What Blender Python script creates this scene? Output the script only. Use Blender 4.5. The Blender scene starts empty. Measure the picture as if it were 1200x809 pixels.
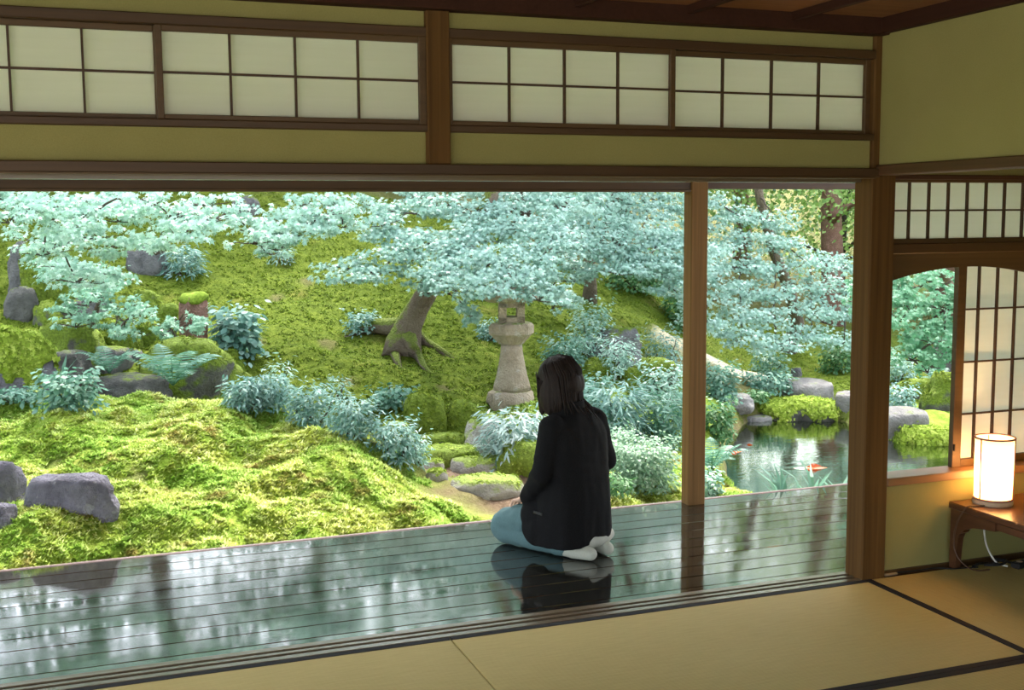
import bpy, bmesh, math, random
import numpy as np
from mathutils import Vector, Matrix, noise as mnoise

scene = bpy.context.scene
COL = scene.collection
rng = np.random.default_rng(11)
random.seed(5)

# ------------------------------------------------------------------ camera
FPX = 1360.4
YAW, PITCH, ROLL = .355, .110, -.007
CAM = np.array([0.0, -4.06, 1.578])
_F = np.array([math.sin(YAW)*math.cos(PITCH), math.cos(YAW)*math.cos(PITCH), -math.sin(PITCH)])
_r = np.array([math.cos(YAW), -math.sin(YAW), 0.0])
_u = np.cross(_r, _F)
_R = math.cos(ROLL)*_r + math.sin(ROLL)*_u
_U = -math.sin(ROLL)*_r + math.cos(ROLL)*_u
cd = bpy.data.cameras.new('camera')
cd.sensor_width = 36.0
cd.lens = FPX/1200*36.0
cd.clip_start = .05
cd.clip_end = 300
cam = bpy.data.objects.new('camera', cd)
COL.objects.link(cam)
cam.matrix_world = Matrix(((_R[0], _U[0], -_F[0], CAM[0]), (_R[1], _U[1], -_F[1], CAM[1]),
                           (_R[2], _U[2], -_F[2], CAM[2]), (0, 0, 0, 1)))
scene.camera = cam

# ------------------------------------------------------------------ sky, sun, exposure
SUN_EL, SUN_AZ = math.radians(58), math.radians(28)     # azimuth measured from +y towards +x
world = bpy.data.worlds.new('world')
scene.world = world
world.use_nodes = True
wn = world.node_tree.nodes
wn.clear()
sky = wn.new('ShaderNodeTexSky')
sky.sky_type = 'NISHITA'
sky.sun_disc = False
sky.sun_elevation = SUN_EL
sky.sun_rotation = SUN_AZ
sky.air_density = 1.0
sky.dust_density = 3.0
sky.ozone_density = 1.0
bgn = wn.new('ShaderNodeBackground')
bgn.inputs[1].default_value = .36
wo = wn.new('ShaderNodeOutputWorld')
hsv = wn.new('ShaderNodeHueSaturation')            # thin white haze over the blue
hsv.inputs['Saturation'].default_value = .45
world.node_tree.links.new(sky.outputs[0], hsv.inputs['Color'])
world.node_tree.links.new(hsv.outputs[0], bgn.inputs[0])
world.node_tree.links.new(bgn.outputs[0], wo.inputs[0])
sl = bpy.data.lights.new('sun_offscreen', 'SUN')
sl.energy = 2.4
sl.angle = math.radians(4)
sl.color = (1.0, .95, .84)
sun = bpy.data.objects.new('sun_offscreen', sl)
COL.objects.link(sun)
_sd = Vector((math.sin(SUN_AZ)*math.cos(SUN_EL), math.cos(SUN_AZ)*math.cos(SUN_EL), math.sin(SUN_EL)))
sun.rotation_euler = _sd.to_track_quat('Z', 'Y').to_euler()
sun.location = (4, 6, 12)
vs = scene.view_settings
vs.view_transform = 'Standard'
vs.look = 'None'
vs.exposure = 1.8
vs.gamma = 1.0
vs.use_curve_mapping = False


# ------------------------------------------------------------------ helpers
def ray(px, py):
    return _F + _R*(px-600)/FPX - _U*(py-404.5)/FPX


def at(px, py, depth):
    """a point at a distance along the viewing axis, in world metres"""
    return CAM + ray(px, py)*depth


def tag(o, label=None, cat=None, group=None, kind=None):
    if label: o['label'] = label
    if cat: o['category'] = cat
    if group: o['group'] = group
    if kind: o['kind'] = kind
    return o


def link(name, me, mat=None, parent=None):
    o = bpy.data.objects.new(name, me)
    COL.objects.link(o)
    if mat is not None and me is not None and not me.materials:
        me.materials.append(mat)
    if parent is not None:
        o.parent = parent
    return o


def empty(name, loc=(0, 0, 0), rz=0.0):
    o = bpy.data.objects.new(name, None)
    COL.objects.link(o)
    o.location = loc
    o.rotation_euler = (0, 0, rz)
    o.empty_display_size = .1
    return o


def smooth(me, on=True):
    me.polygons.foreach_set('use_smooth', np.full(len(me.polygons), on, dtype=bool))


def fast_mesh(name, V, faces_per, k):
    """V (n,3); faces given as consecutive index array (m,k)"""
    me = bpy.data.meshes.new(name)
    V = np.ascontiguousarray(V, dtype=np.float32)
    Fi = np.ascontiguousarray(faces_per, dtype=np.int32)
    m = len(Fi)
    me.vertices.add(len(V))
    me.vertices.foreach_set('co', V.ravel())
    me.loops.add(m*k)
    me.loops.foreach_set('vertex_index', Fi.ravel())
    me.polygons.add(m)
    me.polygons.foreach_set('loop_start', np.arange(0, m*k, k, dtype=np.int32))
    me.polygons.foreach_set('loop_total', np.full(m, k, dtype=np.int32))
    me.update(calc_edges=True)
    me.validate()
    return me


class MB:
    """collects simple solids into one mesh"""
    def __init__(s):
        s.v, s.f, s.sm = [], [], []

    def add(s, vs_, fs_, sm=False):
        o = len(s.v)
        s.v += [tuple(map(float, q)) for q in vs_]
        for f in fs_:
            s.f.append(tuple(i+o for i in f))
            s.sm.append(sm)
        return s

    def box(s, x0, x1, y0, y1, z0, z1, c=0.0):
        if c <= 0:
            return s.add([(x0, y0, z0), (x1, y0, z0), (x1, y1, z0), (x0, y1, z0), (x0, y0, z1), (x1, y0, z1), (x1, y1, z1), (x0, y1, z1)],
                         [(0, 3, 2, 1), (4, 5, 6, 7), (0, 1, 5, 4), (1, 2, 6, 5), (2, 3, 7, 6), (3, 0, 4, 7)])
        bm = bmesh.new()
        bmesh.ops.create_cube(bm, size=1)
        for v in bm.verts:
            v.co = ((x0+x1)/2+v.co.x*(x1-x0), (y0+y1)/2+v.co.y*(y1-y0), (z0+z1)/2+v.co.z*(z1-z0))
        bmesh.ops.bevel(bm, geom=list(bm.edges), offset=c, segments=1, affect='EDGES')
        bm.verts.index_update()
        s.add([v.co[:] for v in bm.verts], [[v.index for v in f.verts] for f in bm.faces])
        bm.free()
        return s

    def tube(s, pts, rad, n=8, sm=True):
        pts = [Vector(p) for p in pts]
        if not hasattr(rad, '__len__'): rad = [rad]*len(pts)
        V, Fc = [], []
        up = Vector((0, 0, 1))
        prev = None
        for i, p in enumerate(pts):
            t = (pts[min(i+1, len(pts)-1)]-pts[max(i-1, 0)]).normalized()
            if prev is None:
                a = t.cross(up if abs(t.z) < .9 else Vector((1, 0, 0))).normalized()
            else:
                a = (prev-t*prev.dot(t)).normalized()
            prev = a
            b = t.cross(a)
            for j in range(n):
                q = 2*math.pi*j/n
                V.append(p+(a*math.cos(q)+b*math.sin(q))*rad[i])
        for i in range(len(pts)-1):
            for j in range(n):
                Fc.append((i*n+j, i*n+(j+1) % n, (i+1)*n+(j+1) % n, (i+1)*n+j))
        Fc.append(tuple(range(n-1, -1, -1)))
        Fc.append(tuple(range((len(pts)-1)*n, len(pts)*n)))
        return s.add(V, Fc, sm)

    def lathe(s, prof, n=24, c=(0, 0, 0), sm=True, sides_rot=0.0, cap=True):
        V, Fc = [], []
        for r_, z in prof:
            for j in range(n):
                q = 2*math.pi*j/n+sides_rot
                V.append((c[0]+r_*math.cos(q), c[1]+r_*math.sin(q), c[2]+z))
        for i in range(len(prof)-1):
            for j in range(n):
                Fc.append((i*n+j, i*n+(j+1) % n, (i+1)*n+(j+1) % n, (i+1)*n+j))
        if cap:
            Fc.append(tuple(range(n-1, -1, -1)))
            Fc.append(tuple(range((len(prof)-1)*n, len(prof)*n)))
        return s.add(V, Fc, sm)

    def prism(s, poly, y0, y1):
        """polygon in x,z extruded along y"""
        n = len(poly)
        V = [(x, y0, z) for x, z in poly]+[(x, y1, z) for x, z in poly]
        Fc = [tuple(range(n-1, -1, -1)), tuple(range(n, 2*n))]
        Fc += [(i, (i+1) % n, n+(i+1) % n, n+i) for i in range(n)]
        return s.add(V, [tuple(reversed(f)) for f in Fc])

    def ell(s, c, r_, rot=None, u=20, v=12):
        V, Fc = [], []
        for i in range(v+1):
            t = math.pi*i/v
            for j in range(u):
                q = 2*math.pi*j/u
                p = Vector((r_[0]*math.sin(t)*math.cos(q), r_[1]*math.sin(t)*math.sin(q), r_[2]*math.cos(t)))
                if rot is not None: p = rot @ p
                V.append(p+Vector(c))
        for i in range(v):
            for j in range(u):
                Fc.append((i*u+j, (i+1)*u+j, (i+1)*u+(j+1) % u, i*u+(j+1) % u))
        return s.add(V, Fc, True)

    def mesh(s, name):
        me = bpy.data.meshes.new(name)
        me.from_pydata(s.v, [], s.f)
        me.polygons.foreach_set('use_smooth', np.array(s.sm, dtype=bool))
        me.update()
        return me

    def build(s, name, mat, parent=None):
        return link(name, s.mesh(name), mat, parent)


# ------------------------------------------------------------------ materials
MAT = {}


def nodes_of(name):
    m = bpy.data.materials.new(name)
    m.use_nodes = True
    nt = m.node_tree
    nt.nodes.clear()
    MAT[name] = m
    out = nt.nodes.new('ShaderNodeOutputMaterial')
    return m, nt, out


def N(nt, typ, **kw):
    n = nt.nodes.new(typ)
    for k, v in kw.items():
        if k.startswith('i_'):
            key = k[2:]
            key = int(key) if key.isdigit() else key
            n.inputs[key].default_value = v
        else:
            setattr(n, k, v)
    return n


def ramp(nt, fac, stops, interp='LINEAR'):
    r_ = nt.nodes.new('ShaderNodeValToRGB')
    r_.color_ramp.interpolation = interp
    e = r_.color_ramp.elements
    while len(e) < len(stops): e.new(.5)
    for el, (p, c) in zip(e, stops):
        el.position = p
        el.color = (c[0], c[1], c[2], 1)
    nt.links.new(fac, r_.inputs[0])
    return r_.outputs[0]


def coords(nt, scale=(1, 1, 1), kind='Object'):
    t = nt.nodes.new('ShaderNodeTexCoord')
    mp = nt.nodes.new('ShaderNodeMapping')
    mp.inputs['Scale'].default_value = scale
    nt.links.new(t.outputs[kind], mp.inputs[0])
    return mp.outputs[0]


def noise(nt, vec, scale, detail=4, rough=.55):
    n = nt.nodes.new('ShaderNodeTexNoise')
    n.inputs['Scale'].default_value = scale
    n.inputs['Detail'].default_value = detail
    n.inputs['Roughness'].default_value = rough
    if vec is not None: nt.links.new(vec, n.inputs['Vector'])
    return n.outputs['Fac']


def bump(nt, h, strength=.3, dist=.01):
    b = nt.nodes.new('ShaderNodeBump')
    b.inputs['Strength'].default_value = strength
    b.inputs['Distance'].default_value = dist
    nt.links.new(h, b.inputs['Height'])
    return b.outputs[0]


def pbsdf(nt, out, color=None, rough=.6, normal=None, spec=.5, ior=1.5, metallic=0.0):
    p = nt.nodes.new('ShaderNodeBsdfPrincipled')
    if color is not None:
        if hasattr(color, 'links') or hasattr(color, 'is_linked'): nt.links.new(color, p.inputs['Base Color'])
        else: p.inputs['Base Color'].default_value = (*color, 1)
    p.inputs['Roughness'].default_value = rough
    p.inputs['Specular IOR Level'].default_value = spec
    p.inputs['IOR'].default_value = ior
    p.inputs['Metallic'].default_value = metallic
    if normal is not None: nt.links.new(normal, p.inputs['Normal'])
    if out is not None: nt.links.new(p.outputs[0], out.inputs[0])
    return p


def wood(name, dark, light, axis='x', rough=.5, spec=.4, fine=60):
    m, nt, out = nodes_of(name)
    sc = {'x': (1.2, fine, fine), 'y': (fine, 1.2, fine), 'z': (fine, fine, 1.2)}[axis]
    a = noise(nt, coords(nt, sc), 1.0, 5, .6)
    sc2 = {'x': (.4, 9, 9), 'y': (9, .4, 9), 'z': (9, 9, .4)}[axis]
    b = noise(nt, coords(nt, sc2), 1.0, 3, .5)
    mx = N(nt, 'ShaderNodeMath', operation='MULTIPLY_ADD')
    nt.links.new(a, mx.inputs[0]); mx.inputs[1].default_value = .55
    ml = N(nt, 'ShaderNodeMath', operation='MULTIPLY'); nt.links.new(b, ml.inputs[0]); ml.inputs[1].default_value = .45
    nt.links.new(ml.outputs[0], mx.inputs[2])
    c = ramp(nt, mx.outputs[0], [(.30, dark), (.70, light)])
    pbsdf(nt, out, c, rough, bump(nt, a, .08, .002), spec)
    return m


def plain(name, c, rough=.6, spec=.4, var=.12, scale=30, bstr=.1, metallic=0.0):
    m, nt, out = nodes_of(name)
    n = noise(nt, coords(nt), scale, 4)
    col = ramp(nt, n, [(.3, tuple(x*(1-var) for x in c)), (.7, tuple(min(1, x*(1+var)) for x in c))])
    pbsdf(nt, out, col, rough, bump(nt, n, bstr, .003), spec, metallic=metallic)
    return m


wood('post_wood', (.062, .029, .0075), (.145, .073, .0195), 'z', .7, .15)  # one house wood; post tone lighter partly for the light on it
wood('beam_wood', (0.0375, 0.0177, 0.0055), (0.0750, 0.0369, 0.0109), 'x', .5)  # same house wood, darker partly for the shade on the beams
wood('beam_wood_y', (0.0525, 0.0240, 0.0090), (0.1013, 0.0480, 0.0180), 'y', .5)
wood('pale_wood', (.26, .18, .10), (.36, .26, .15), 'x', .45)
wood('lattice_wood', (0.0420, 0.0182, 0.0084), (0.0735, 0.0336, 0.0154), 'x', .55)
wood('frame_wood', (0.0570, 0.0288, 0.0084), (0.0990, 0.0528, 0.0168), 'x', .5)
wood('sill_wood', (0.1950, 0.0975, 0.0375), (0.2850, 0.1500, 0.0638), 'x', .4)
wood('ceiling_wood', (0.1615, 0.0684, 0.0266), (0.2755, 0.1254, 0.0532), 'x', .7, .15)
wood('ceiling_dark', (.028, .010, .005), (.050, .019, .010), 'y', .7, .15)
wood('threshold_wood', (.10, .07, .04), (.20, .15, .09), 'x', .22, .6)
wood('table_wood', (0.0570, 0.0216, 0.0096), (0.1140, 0.0468, 0.0216), 'y', .28, .5)
wood('edge_wood', (.12, .085, .085), (.22, .165, .16), 'x', .25, .6)
wood('outer_wood', (0.1071, 0.0554, 0.0176), (0.2079, 0.1134, 0.0378), 'z', .7, .15)


def mat_plaster():
    m, nt, out = nodes_of('plaster')
    a = noise(nt, coords(nt), 260, 3, .7)
    b = noise(nt, coords(nt), 2.2, 4, .6)
    mx = N(nt, 'ShaderNodeMath', operation='MULTIPLY_ADD')
    nt.links.new(a, mx.inputs[0]); mx.inputs[1].default_value = .6
    ml = N(nt, 'ShaderNodeMath', operation='MULTIPLY'); nt.links.new(b, ml.inputs[0]); ml.inputs[1].default_value = .4
    nt.links.new(ml.outputs[0], mx.inputs[2])
    c = ramp(nt, mx.outputs[0], [(.3, (.240, .216, .074)), (.7, (.315, .285, .108))])
    pbsdf(nt, out, c, .95, bump(nt, a, .35, .002), .1)
    return m


mat_plaster()


def mat_paper():
    m, nt, out = nodes_of('paper')
    n = noise(nt, coords(nt, (1, 1, 14)), 3, 3)
    c = ramp(nt, n, [(.2, (.88, .885, .80)), (.8, (.93, .935, .86))])
    d = N(nt, 'ShaderNodeBsdfDiffuse'); t = N(nt, 'ShaderNodeBsdfTranslucent')
    nt.links.new(c, d.inputs[0]); nt.links.new(c, t.inputs[0])
    mx = N(nt, 'ShaderNodeMixShader'); mx.inputs[0].default_value = .64
    nt.links.new(d.outputs[0], mx.inputs[1]); nt.links.new(t.outputs[0], mx.inputs[2])
    nt.links.new(mx.outputs[0], out.inputs[0])


mat_paper()


def mat_tatami():
    m, nt, out = nodes_of('tatami')
    w = N(nt, 'ShaderNodeTexWave', wave_type='BANDS', bands_direction='Y')
    w.inputs['Scale'].default_value = 38
    w.inputs['Distortion'].default_value = .15
    nt.links.new(coords(nt), w.inputs[0])
    a = noise(nt, coords(nt, (7, 60, 1)), 1.5, 4, .6)
    b = noise(nt, coords(nt), 1.3, 3, .5)
    s1 = N(nt, 'ShaderNodeMath', operation='MULTIPLY_ADD'); nt.links.new(w.outputs['Fac'], s1.inputs[0]); s1.inputs[1].default_value = .28
    s2 = N(nt, 'ShaderNodeMath', operation='MULTIPLY_ADD'); nt.links.new(a, s2.inputs[0]); s2.inputs[1].default_value = .42
    s3 = N(nt, 'ShaderNodeMath', operation='MULTIPLY'); nt.links.new(b, s3.inputs[0]); s3.inputs[1].default_value = .30
    nt.links.new(s3.outputs[0], s2.inputs[2]); nt.links.new(s2.outputs[0], s1.inputs[2])
    c = ramp(nt, s1.outputs[0], [(.25, (.41, .318, .100)), (.75, (.58, .462, .172))])
    pbsdf(nt, out, c, .65, bump(nt, w.outputs['Fac'], .35, .002), .2)


mat_tatami()
plain('black_cloth', (.012, .011, .012), .8, .2)
plain('yard_bounce', (.52, .50, .42), .9, .1)  # unseen yard, brightened to bounce light into the room
plain('dark_base', (.02, .018, .014), .9, .1)


def mat_lacquer():
    m, nt, out = nodes_of('lacquer')
    a = noise(nt, coords(nt, (1.0, 30, 1)), 1.2, 4, .6)
    c = ramp(nt, a, [(.3, (.010, .010, .008)), (.7, (.026, .024, .018))])
    b = noise(nt, coords(nt, (2.2, 14, 1)), 1.0, 3, .5)
    p = pbsdf(nt, out, c, .045, bump(nt, b, .05, .004), .85, 2.12)
    r2 = noise(nt, coords(nt, (.7, 5, 1)), 1.6, 3, .6)
    mr = N(nt, 'ShaderNodeMapRange'); nt.links.new(r2, mr.inputs[0])
    mr.inputs[1].default_value = .35; mr.inputs[2].default_value = .75
    mr.inputs[3].default_value = .045; mr.inputs[4].default_value = .13
    nt.links.new(mr.outputs[0], p.inputs['Roughness'])


mat_lacquer()


def mat_leaf(name, c0, c1, c2, trans=.40, rough=.45, spec=.32):
    """per-leaf colour from a random value of each leaf island; glossy top, light shining through"""
    m, nt, out = nodes_of(name)
    g = N(nt, 'ShaderNodeNewGeometry')
    n = noise(nt, coords(nt), 1.4, 2)
    ad = N(nt, 'ShaderNodeMath', operation='MULTIPLY_ADD'); nt.links.new(g.outputs['Random Per Island'], ad.inputs[0])
    ad.inputs[1].default_value = .6
    ml = N(nt, 'ShaderNodeMath', operation='MULTIPLY'); nt.links.new(n, ml.inputs[0]); ml.inputs[1].default_value = .4
    nt.links.new(ml.outputs[0], ad.inputs[2])
    c = ramp(nt, ad.outputs[0], [(.15, c0), (.5, c1), (.85, c2)])
    p = pbsdf(nt, None, c, rough, None, spec)
    t = N(nt, 'ShaderNodeBsdfTranslucent')
    nt.links.new(c, t.inputs[0])
    mx = N(nt, 'ShaderNodeMixShader'); mx.inputs[0].default_value = trans
    nt.links.new(p.outputs[0], mx.inputs[1]); nt.links.new(t.outputs[0], mx.inputs[2])
    nt.links.new(mx.outputs[0], out.inputs[0])
    return m


mat_leaf('leaf_maple', (0.155, 0.335, 0.210), (0.245, 0.455, 0.320), (0.390, 0.610, 0.480))
mat_leaf('leaf_maple_sheen', (0.260, 0.460, 0.350), (0.400, 0.610, 0.500), (0.610, 0.790, 0.710))  # paler than the other maples: sky gloss put into the leaf colour
mat_leaf('leaf_maple_blue', (0.185, 0.345, 0.270), (0.295, 0.480, 0.400), (0.470, 0.650, 0.600))  # teal carries the blue sky gloss in the leaf colour
mat_leaf('leaf_maple_green', (0.091, 0.294, 0.140), (0.150, 0.413, 0.225), (0.272, 0.528, 0.336))
mat_leaf('leaf_back', (0.056, 0.160, 0.096), (0.145, 0.323, 0.204), (0.306, 0.504, 0.360))
mat_leaf('leaf_back_yellow', (0.112, 0.224, 0.048), (0.238, 0.391, 0.102), (0.432, 0.558, 0.198))
mat_leaf('leaf_shrub', (0.085, 0.200, 0.160), (0.180, 0.345, 0.300), (0.420, 0.580, 0.545))
mat_leaf('leaf_shrub_pale', (0.144, 0.307, 0.235), (0.309, 0.503, 0.414), (0.634, 0.782, 0.727))
mat_leaf('leaf_shrub_green', (0.049, 0.154, 0.052), (0.105, 0.255, 0.098), (0.230, 0.394, 0.198))
mat_leaf('leaf_fern', (0.075, 0.205, 0.135), (0.135, 0.290, 0.215), (0.260, 0.420, 0.345))
mat_leaf('leaf_sasa', (0.154, 0.277, 0.243), (0.347, 0.479, 0.446), (0.668, 0.758, 0.738))
mat_leaf('leaf_azalea', (0.125, 0.251, 0.160), (0.269, 0.437, 0.297), (0.569, 0.698, 0.563))


def mat_moss_near():
    m, nt, out = nodes_of('moss_near')
    g = N(nt, 'ShaderNodeNewGeometry')
    a = noise(nt, coords(nt), 2.3, 4, .6); b_ = noise(nt, coords(nt), 5.5, 4, .6)

    def mix(fac, x0, x1):
        x = N(nt, 'ShaderNodeMix', data_type='RGBA')
        nt.links.new(fac, x.inputs[0]); nt.links.new(x0, x.inputs[6]); nt.links.new(x1, x.inputs[7])
        return x.outputs[2]
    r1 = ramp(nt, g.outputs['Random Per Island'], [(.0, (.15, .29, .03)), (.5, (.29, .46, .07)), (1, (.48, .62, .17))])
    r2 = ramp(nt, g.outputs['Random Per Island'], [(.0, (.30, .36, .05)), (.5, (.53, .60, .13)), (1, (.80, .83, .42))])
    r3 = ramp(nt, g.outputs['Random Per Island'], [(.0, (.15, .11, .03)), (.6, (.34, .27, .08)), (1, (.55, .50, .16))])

    def rng_(n_, lo, hi, top):
        mr = N(nt, 'ShaderNodeMapRange'); nt.links.new(n_, mr.inputs[0])
        mr.inputs[1].default_value = lo; mr.inputs[2].default_value = hi; mr.inputs[4].default_value = top
        return mr.outputs[0]
    c = mix(rng_(a, .42, .58, 1.0), r1, r2)
    c = mix(rng_(b_, .56, .68, .85), c, r3)
    p = pbsdf(nt, None, c, .8, None, .15)
    t = N(nt, 'ShaderNodeBsdfTranslucent'); nt.links.new(c, t.inputs[0])
    mx = N(nt, 'ShaderNodeMixShader'); mx.inputs[0].default_value = .2
    nt.links.new(p.outputs[0], mx.inputs[1]); nt.links.new(t.outputs[0], mx.inputs[2]); nt.links.new(mx.outputs[0], out.inputs[0])


mat_moss_near()
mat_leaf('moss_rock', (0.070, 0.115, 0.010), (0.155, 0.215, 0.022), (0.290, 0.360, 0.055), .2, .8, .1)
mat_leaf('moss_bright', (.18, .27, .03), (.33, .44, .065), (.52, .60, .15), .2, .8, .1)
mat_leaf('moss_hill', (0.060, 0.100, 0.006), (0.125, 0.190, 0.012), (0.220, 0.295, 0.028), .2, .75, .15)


def mat_ground():
    m, nt, out = nodes_of('ground_moss')
    at_ = N(nt, 'ShaderNodeAttribute', attribute_name='cover')
    sp = N(nt, 'ShaderNodeSeparateColor'); nt.links.new(at_.outputs['Color'], sp.inputs[0])
    f = noise(nt, coords(nt), 9, 6, .7)
    g = noise(nt, coords(nt), 1.6, 5, .6)
    fine = noise(nt, coords(nt), 55, 4, .7)
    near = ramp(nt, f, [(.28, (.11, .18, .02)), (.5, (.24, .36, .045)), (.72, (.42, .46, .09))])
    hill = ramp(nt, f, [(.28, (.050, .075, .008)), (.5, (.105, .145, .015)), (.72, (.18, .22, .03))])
    soil = ramp(nt, fine, [(.3, (.13, .085, .055)), (.7, (.27, .19, .13))])
    path = ramp(nt, fine, [(.3, (.45, .40, .30)), (.7, (.70, .64, .50))])
    brown = ramp(nt, fine, [(.3, (.20, .16, .04)), (.7, (.36, .30, .09))])

    def mix(fac, a, b):
        x = N(nt, 'ShaderNodeMix', data_type='RGBA')
        nt.links.new(fac, x.inputs[0]); nt.links.new(a, x.inputs[6]); nt.links.new(b, x.inputs[7])
        return x.outputs[2]
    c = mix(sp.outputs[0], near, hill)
    pat = N(nt, 'ShaderNodeMapRange'); nt.links.new(g, pat.inputs[0])
    pat.inputs[1].default_value = .58; pat.inputs[2].default_value = .74; pat.inputs[3].default_value = 0; pat.inputs[4].default_value = .55
    c = mix(pat.outputs[0], c, brown)
    c = mix(sp.outputs[1], c, soil)
    c = mix(sp.outputs[2], c, path)
    hsum = N(nt, 'ShaderNodeMath', operation='ADD'); nt.links.new(f, hsum.inputs[0]); nt.links.new(fine, hsum.inputs[1])
    pbsdf(nt, out, c, .95, bump(nt, hsum.outputs[0], .9, .03), .1)


mat_ground()


def mat_stone(name, c0, c1, moss=0.0, moss_c=(.145, .205, .022), lichen=.0):
    m, nt, out = nodes_of(name)
    a = noise(nt, coords(nt), 7, 6, .65)
    b = noise(nt, coords(nt), 45, 4, .7)
    c = ramp(nt, a, [(.3, c0), (.7, c1)])

    def mix(fac, x0, x1):
        x = N(nt, 'ShaderNodeMix', data_type='RGBA')
        nt.links.new(fac, x.inputs[0]); nt.links.new(x0, x.inputs[6]); nt.links.new(x1, x.inputs[7])
        return x.outputs[2]
    if moss > 0:
        g = N(nt, 'ShaderNodeNewGeometry')
        s = N(nt, 'ShaderNodeSeparateXYZ'); nt.links.new(g.outputs['Normal'], s.inputs[0])
        ad = N(nt, 'ShaderNodeMath', operation='MULTIPLY_ADD'); nt.links.new(a, ad.inputs[0]); ad.inputs[1].default_value = 1.6
        nt.links.new(s.outputs[2], ad.inputs[2])
        mr = N(nt, 'ShaderNodeMapRange'); nt.links.new(ad.outputs[0], mr.inputs[0])
        t = 2.0-1.9*moss
        mr.inputs[1].default_value = t-.12; mr.inputs[2].default_value = t+.12
        mc = ramp(nt, b, [(.3, tuple(.6*x for x in moss_c)), (.7, tuple(1.5*x for x in moss_c))])
        c = mix(mr.outputs[0], c, mc)
    if lichen > 0:
        l = noise(nt, coords(nt), 11, 3, .5)
        mr = N(nt, 'ShaderNodeMapRange'); nt.links.new(l, mr.inputs[0])
        mr.inputs[1].default_value = .62; mr.inputs[2].default_value = .66; mr.inputs[4].default_value = lichen
        lc = N(nt, 'ShaderNodeRGB'); lc.outputs[0].default_value = (.55, .56, .54, 1)
        c = mix(mr.outputs[0], c, lc.outputs[0])
    hs = N(nt, 'ShaderNodeMath', operation='ADD'); nt.links.new(a, hs.inputs[0]); nt.links.new(b, hs.inputs[1])
    pbsdf(nt, out, c, .85, bump(nt, hs.outputs[0], .9, .04), .25)


mat_stone('rock_grey', (.09, .09, .095), (.22, .215, .22), .25)
mat_stone('rock_bare', (.15, .14, .135), (.31, .295, .285), .05)
mat_stone('rock_purple', (.10, .095, .12), (.24, .23, .28), .0, lichen=.3)
mat_stone('rock_mossy', (.08, .08, .07), (.19, .185, .17), .62)
mat_stone('rock_very_mossy', (.08, .08, .06), (.18, .175, .15), .88)
mat_stone('rock_bright_moss', (.12, .11, .10), (.30, .28, .26), .95, (.22, .30, .045))
mat_stone('rock_half_moss', (.20, .19, .18), (.42, .40, .38), .60, (.22, .30, .045))
mat_stone('rock_pale', (.34, .32, .285), (.54, .51, .46), .30, (.28, .36, .08))
mat_stone('rock_dark', (.060, .059, .056), (.150, .147, .138), .1)  # dark tone: wet at the waterline, elsewhere partly painted shade
mat_stone('lantern_stone', (.27, .215, .15), (.48, .40, .30), .12, (.22, .26, .08), .25)
mat_stone('bark', (.10, .075, .055), (.24, .19, .15), .30, (.17, .24, .03))
mat_stone('bark_mossy', (.12, .085, .06), (.25, .20, .15), .46, (.13, .165, .025))
mat_stone('bark_red', (.20, .10, .075), (.36, .21, .17), .15, (.16, .24, .05))
mat_stone('bark_dark', (.05, .04, .03), (.12, .095, .075), .0)


def mat_water():
    m, nt, out = nodes_of('water')
    n1 = noise(nt, coords(nt, (2.2, 7, 1)), 2.0, 3, .55)
    b = bump(nt, n1, .10, .02)
    gl = N(nt, 'ShaderNodeBsdfGlossy'); gl.inputs['Roughness'].default_value = .07
    gl.inputs['Color'].default_value = (.58, .62, .57, 1)
    tr = N(nt, 'ShaderNodeBsdfTransparent'); tr.inputs[0].default_value = (.55, .60, .50, 1)
    fr = N(nt, 'ShaderNodeFresnel'); fr.inputs[0].default_value = 1.33
    nt.links.new(b, gl.inputs['Normal']); nt.links.new(b, fr.inputs['Normal'])
    mx = N(nt, 'ShaderNodeMixShader')
    nt.links.new(fr.outputs[0], mx.inputs[0]); nt.links.new(tr.outputs[0], mx.inputs[1]); nt.links.new(gl.outputs[0], mx.inputs[2])
    nt.links.new(mx.outputs[0], out.inputs[0])


mat_water()


def mat_koi():
    m, nt, out = nodes_of('koi_skin')
    a = noise(nt, coords(nt), 9, 2)
    c = ramp(nt, a, [(.50, (.75, .13, .03)), (.60, (.70, .58, .48))])
    pbsdf(nt, out, c, .25, None, .5)


mat_koi()
plain('moss_cap', (.17, .24, .03), .95, .1, .45, 40, .9)

# ================================================================== THE ROOM
def struct(name, mb, mat, parent=None, label=None):
    o = mb.build(name, MAT[mat], parent)
    if parent is None:
        o['kind'] = 'structure'
        if label: o['label'] = label
    return o


# ---- floor and tatami mats
floor_o = struct('floor', MB().box(-3.6, 4.15, -6.6, 0, -.30, -.056), 'dark_base', label='tatami floor of the room')
mat_me = {}


def tatami(x0, x1, y0, y1, along):
    L, W = (x1-x0, y1-y0) if along == 'x' else (y1-y0, x1-x0)
    key = (round(L, 3), round(W, 3))
    if key not in mat_me:
        a = MB().box(-L/2, L/2, -W/2, W/2, -.055, 0, .003).mesh('tatami_mat')
        a.materials.append(MAT['tatami'])
        b = MB().box(-L/2+.001, L/2-.001, -W/2, -W/2+.030, -.03, .0016).mesh('border')
        b.materials.append(MAT['black_cloth'])
        c = MB().box(-L/2+.001, L/2-.001, W/2-.030, W/2, -.03, .0016).mesh('border')
        c.materials.append(MAT['black_cloth'])
        mat_me[key] = (a, b, c)
    a, b, c = mat_me[key]
    t = link('tatami_mat', a, None, floor_o)
    t.location = ((x0+x1)/2, (y0+y1)/2, 0)
    if along == 'y': t.rotation_euler = (0, 0, math.pi/2)
    link('border', b, None, t)
    link('border', c, None, t)


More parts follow.
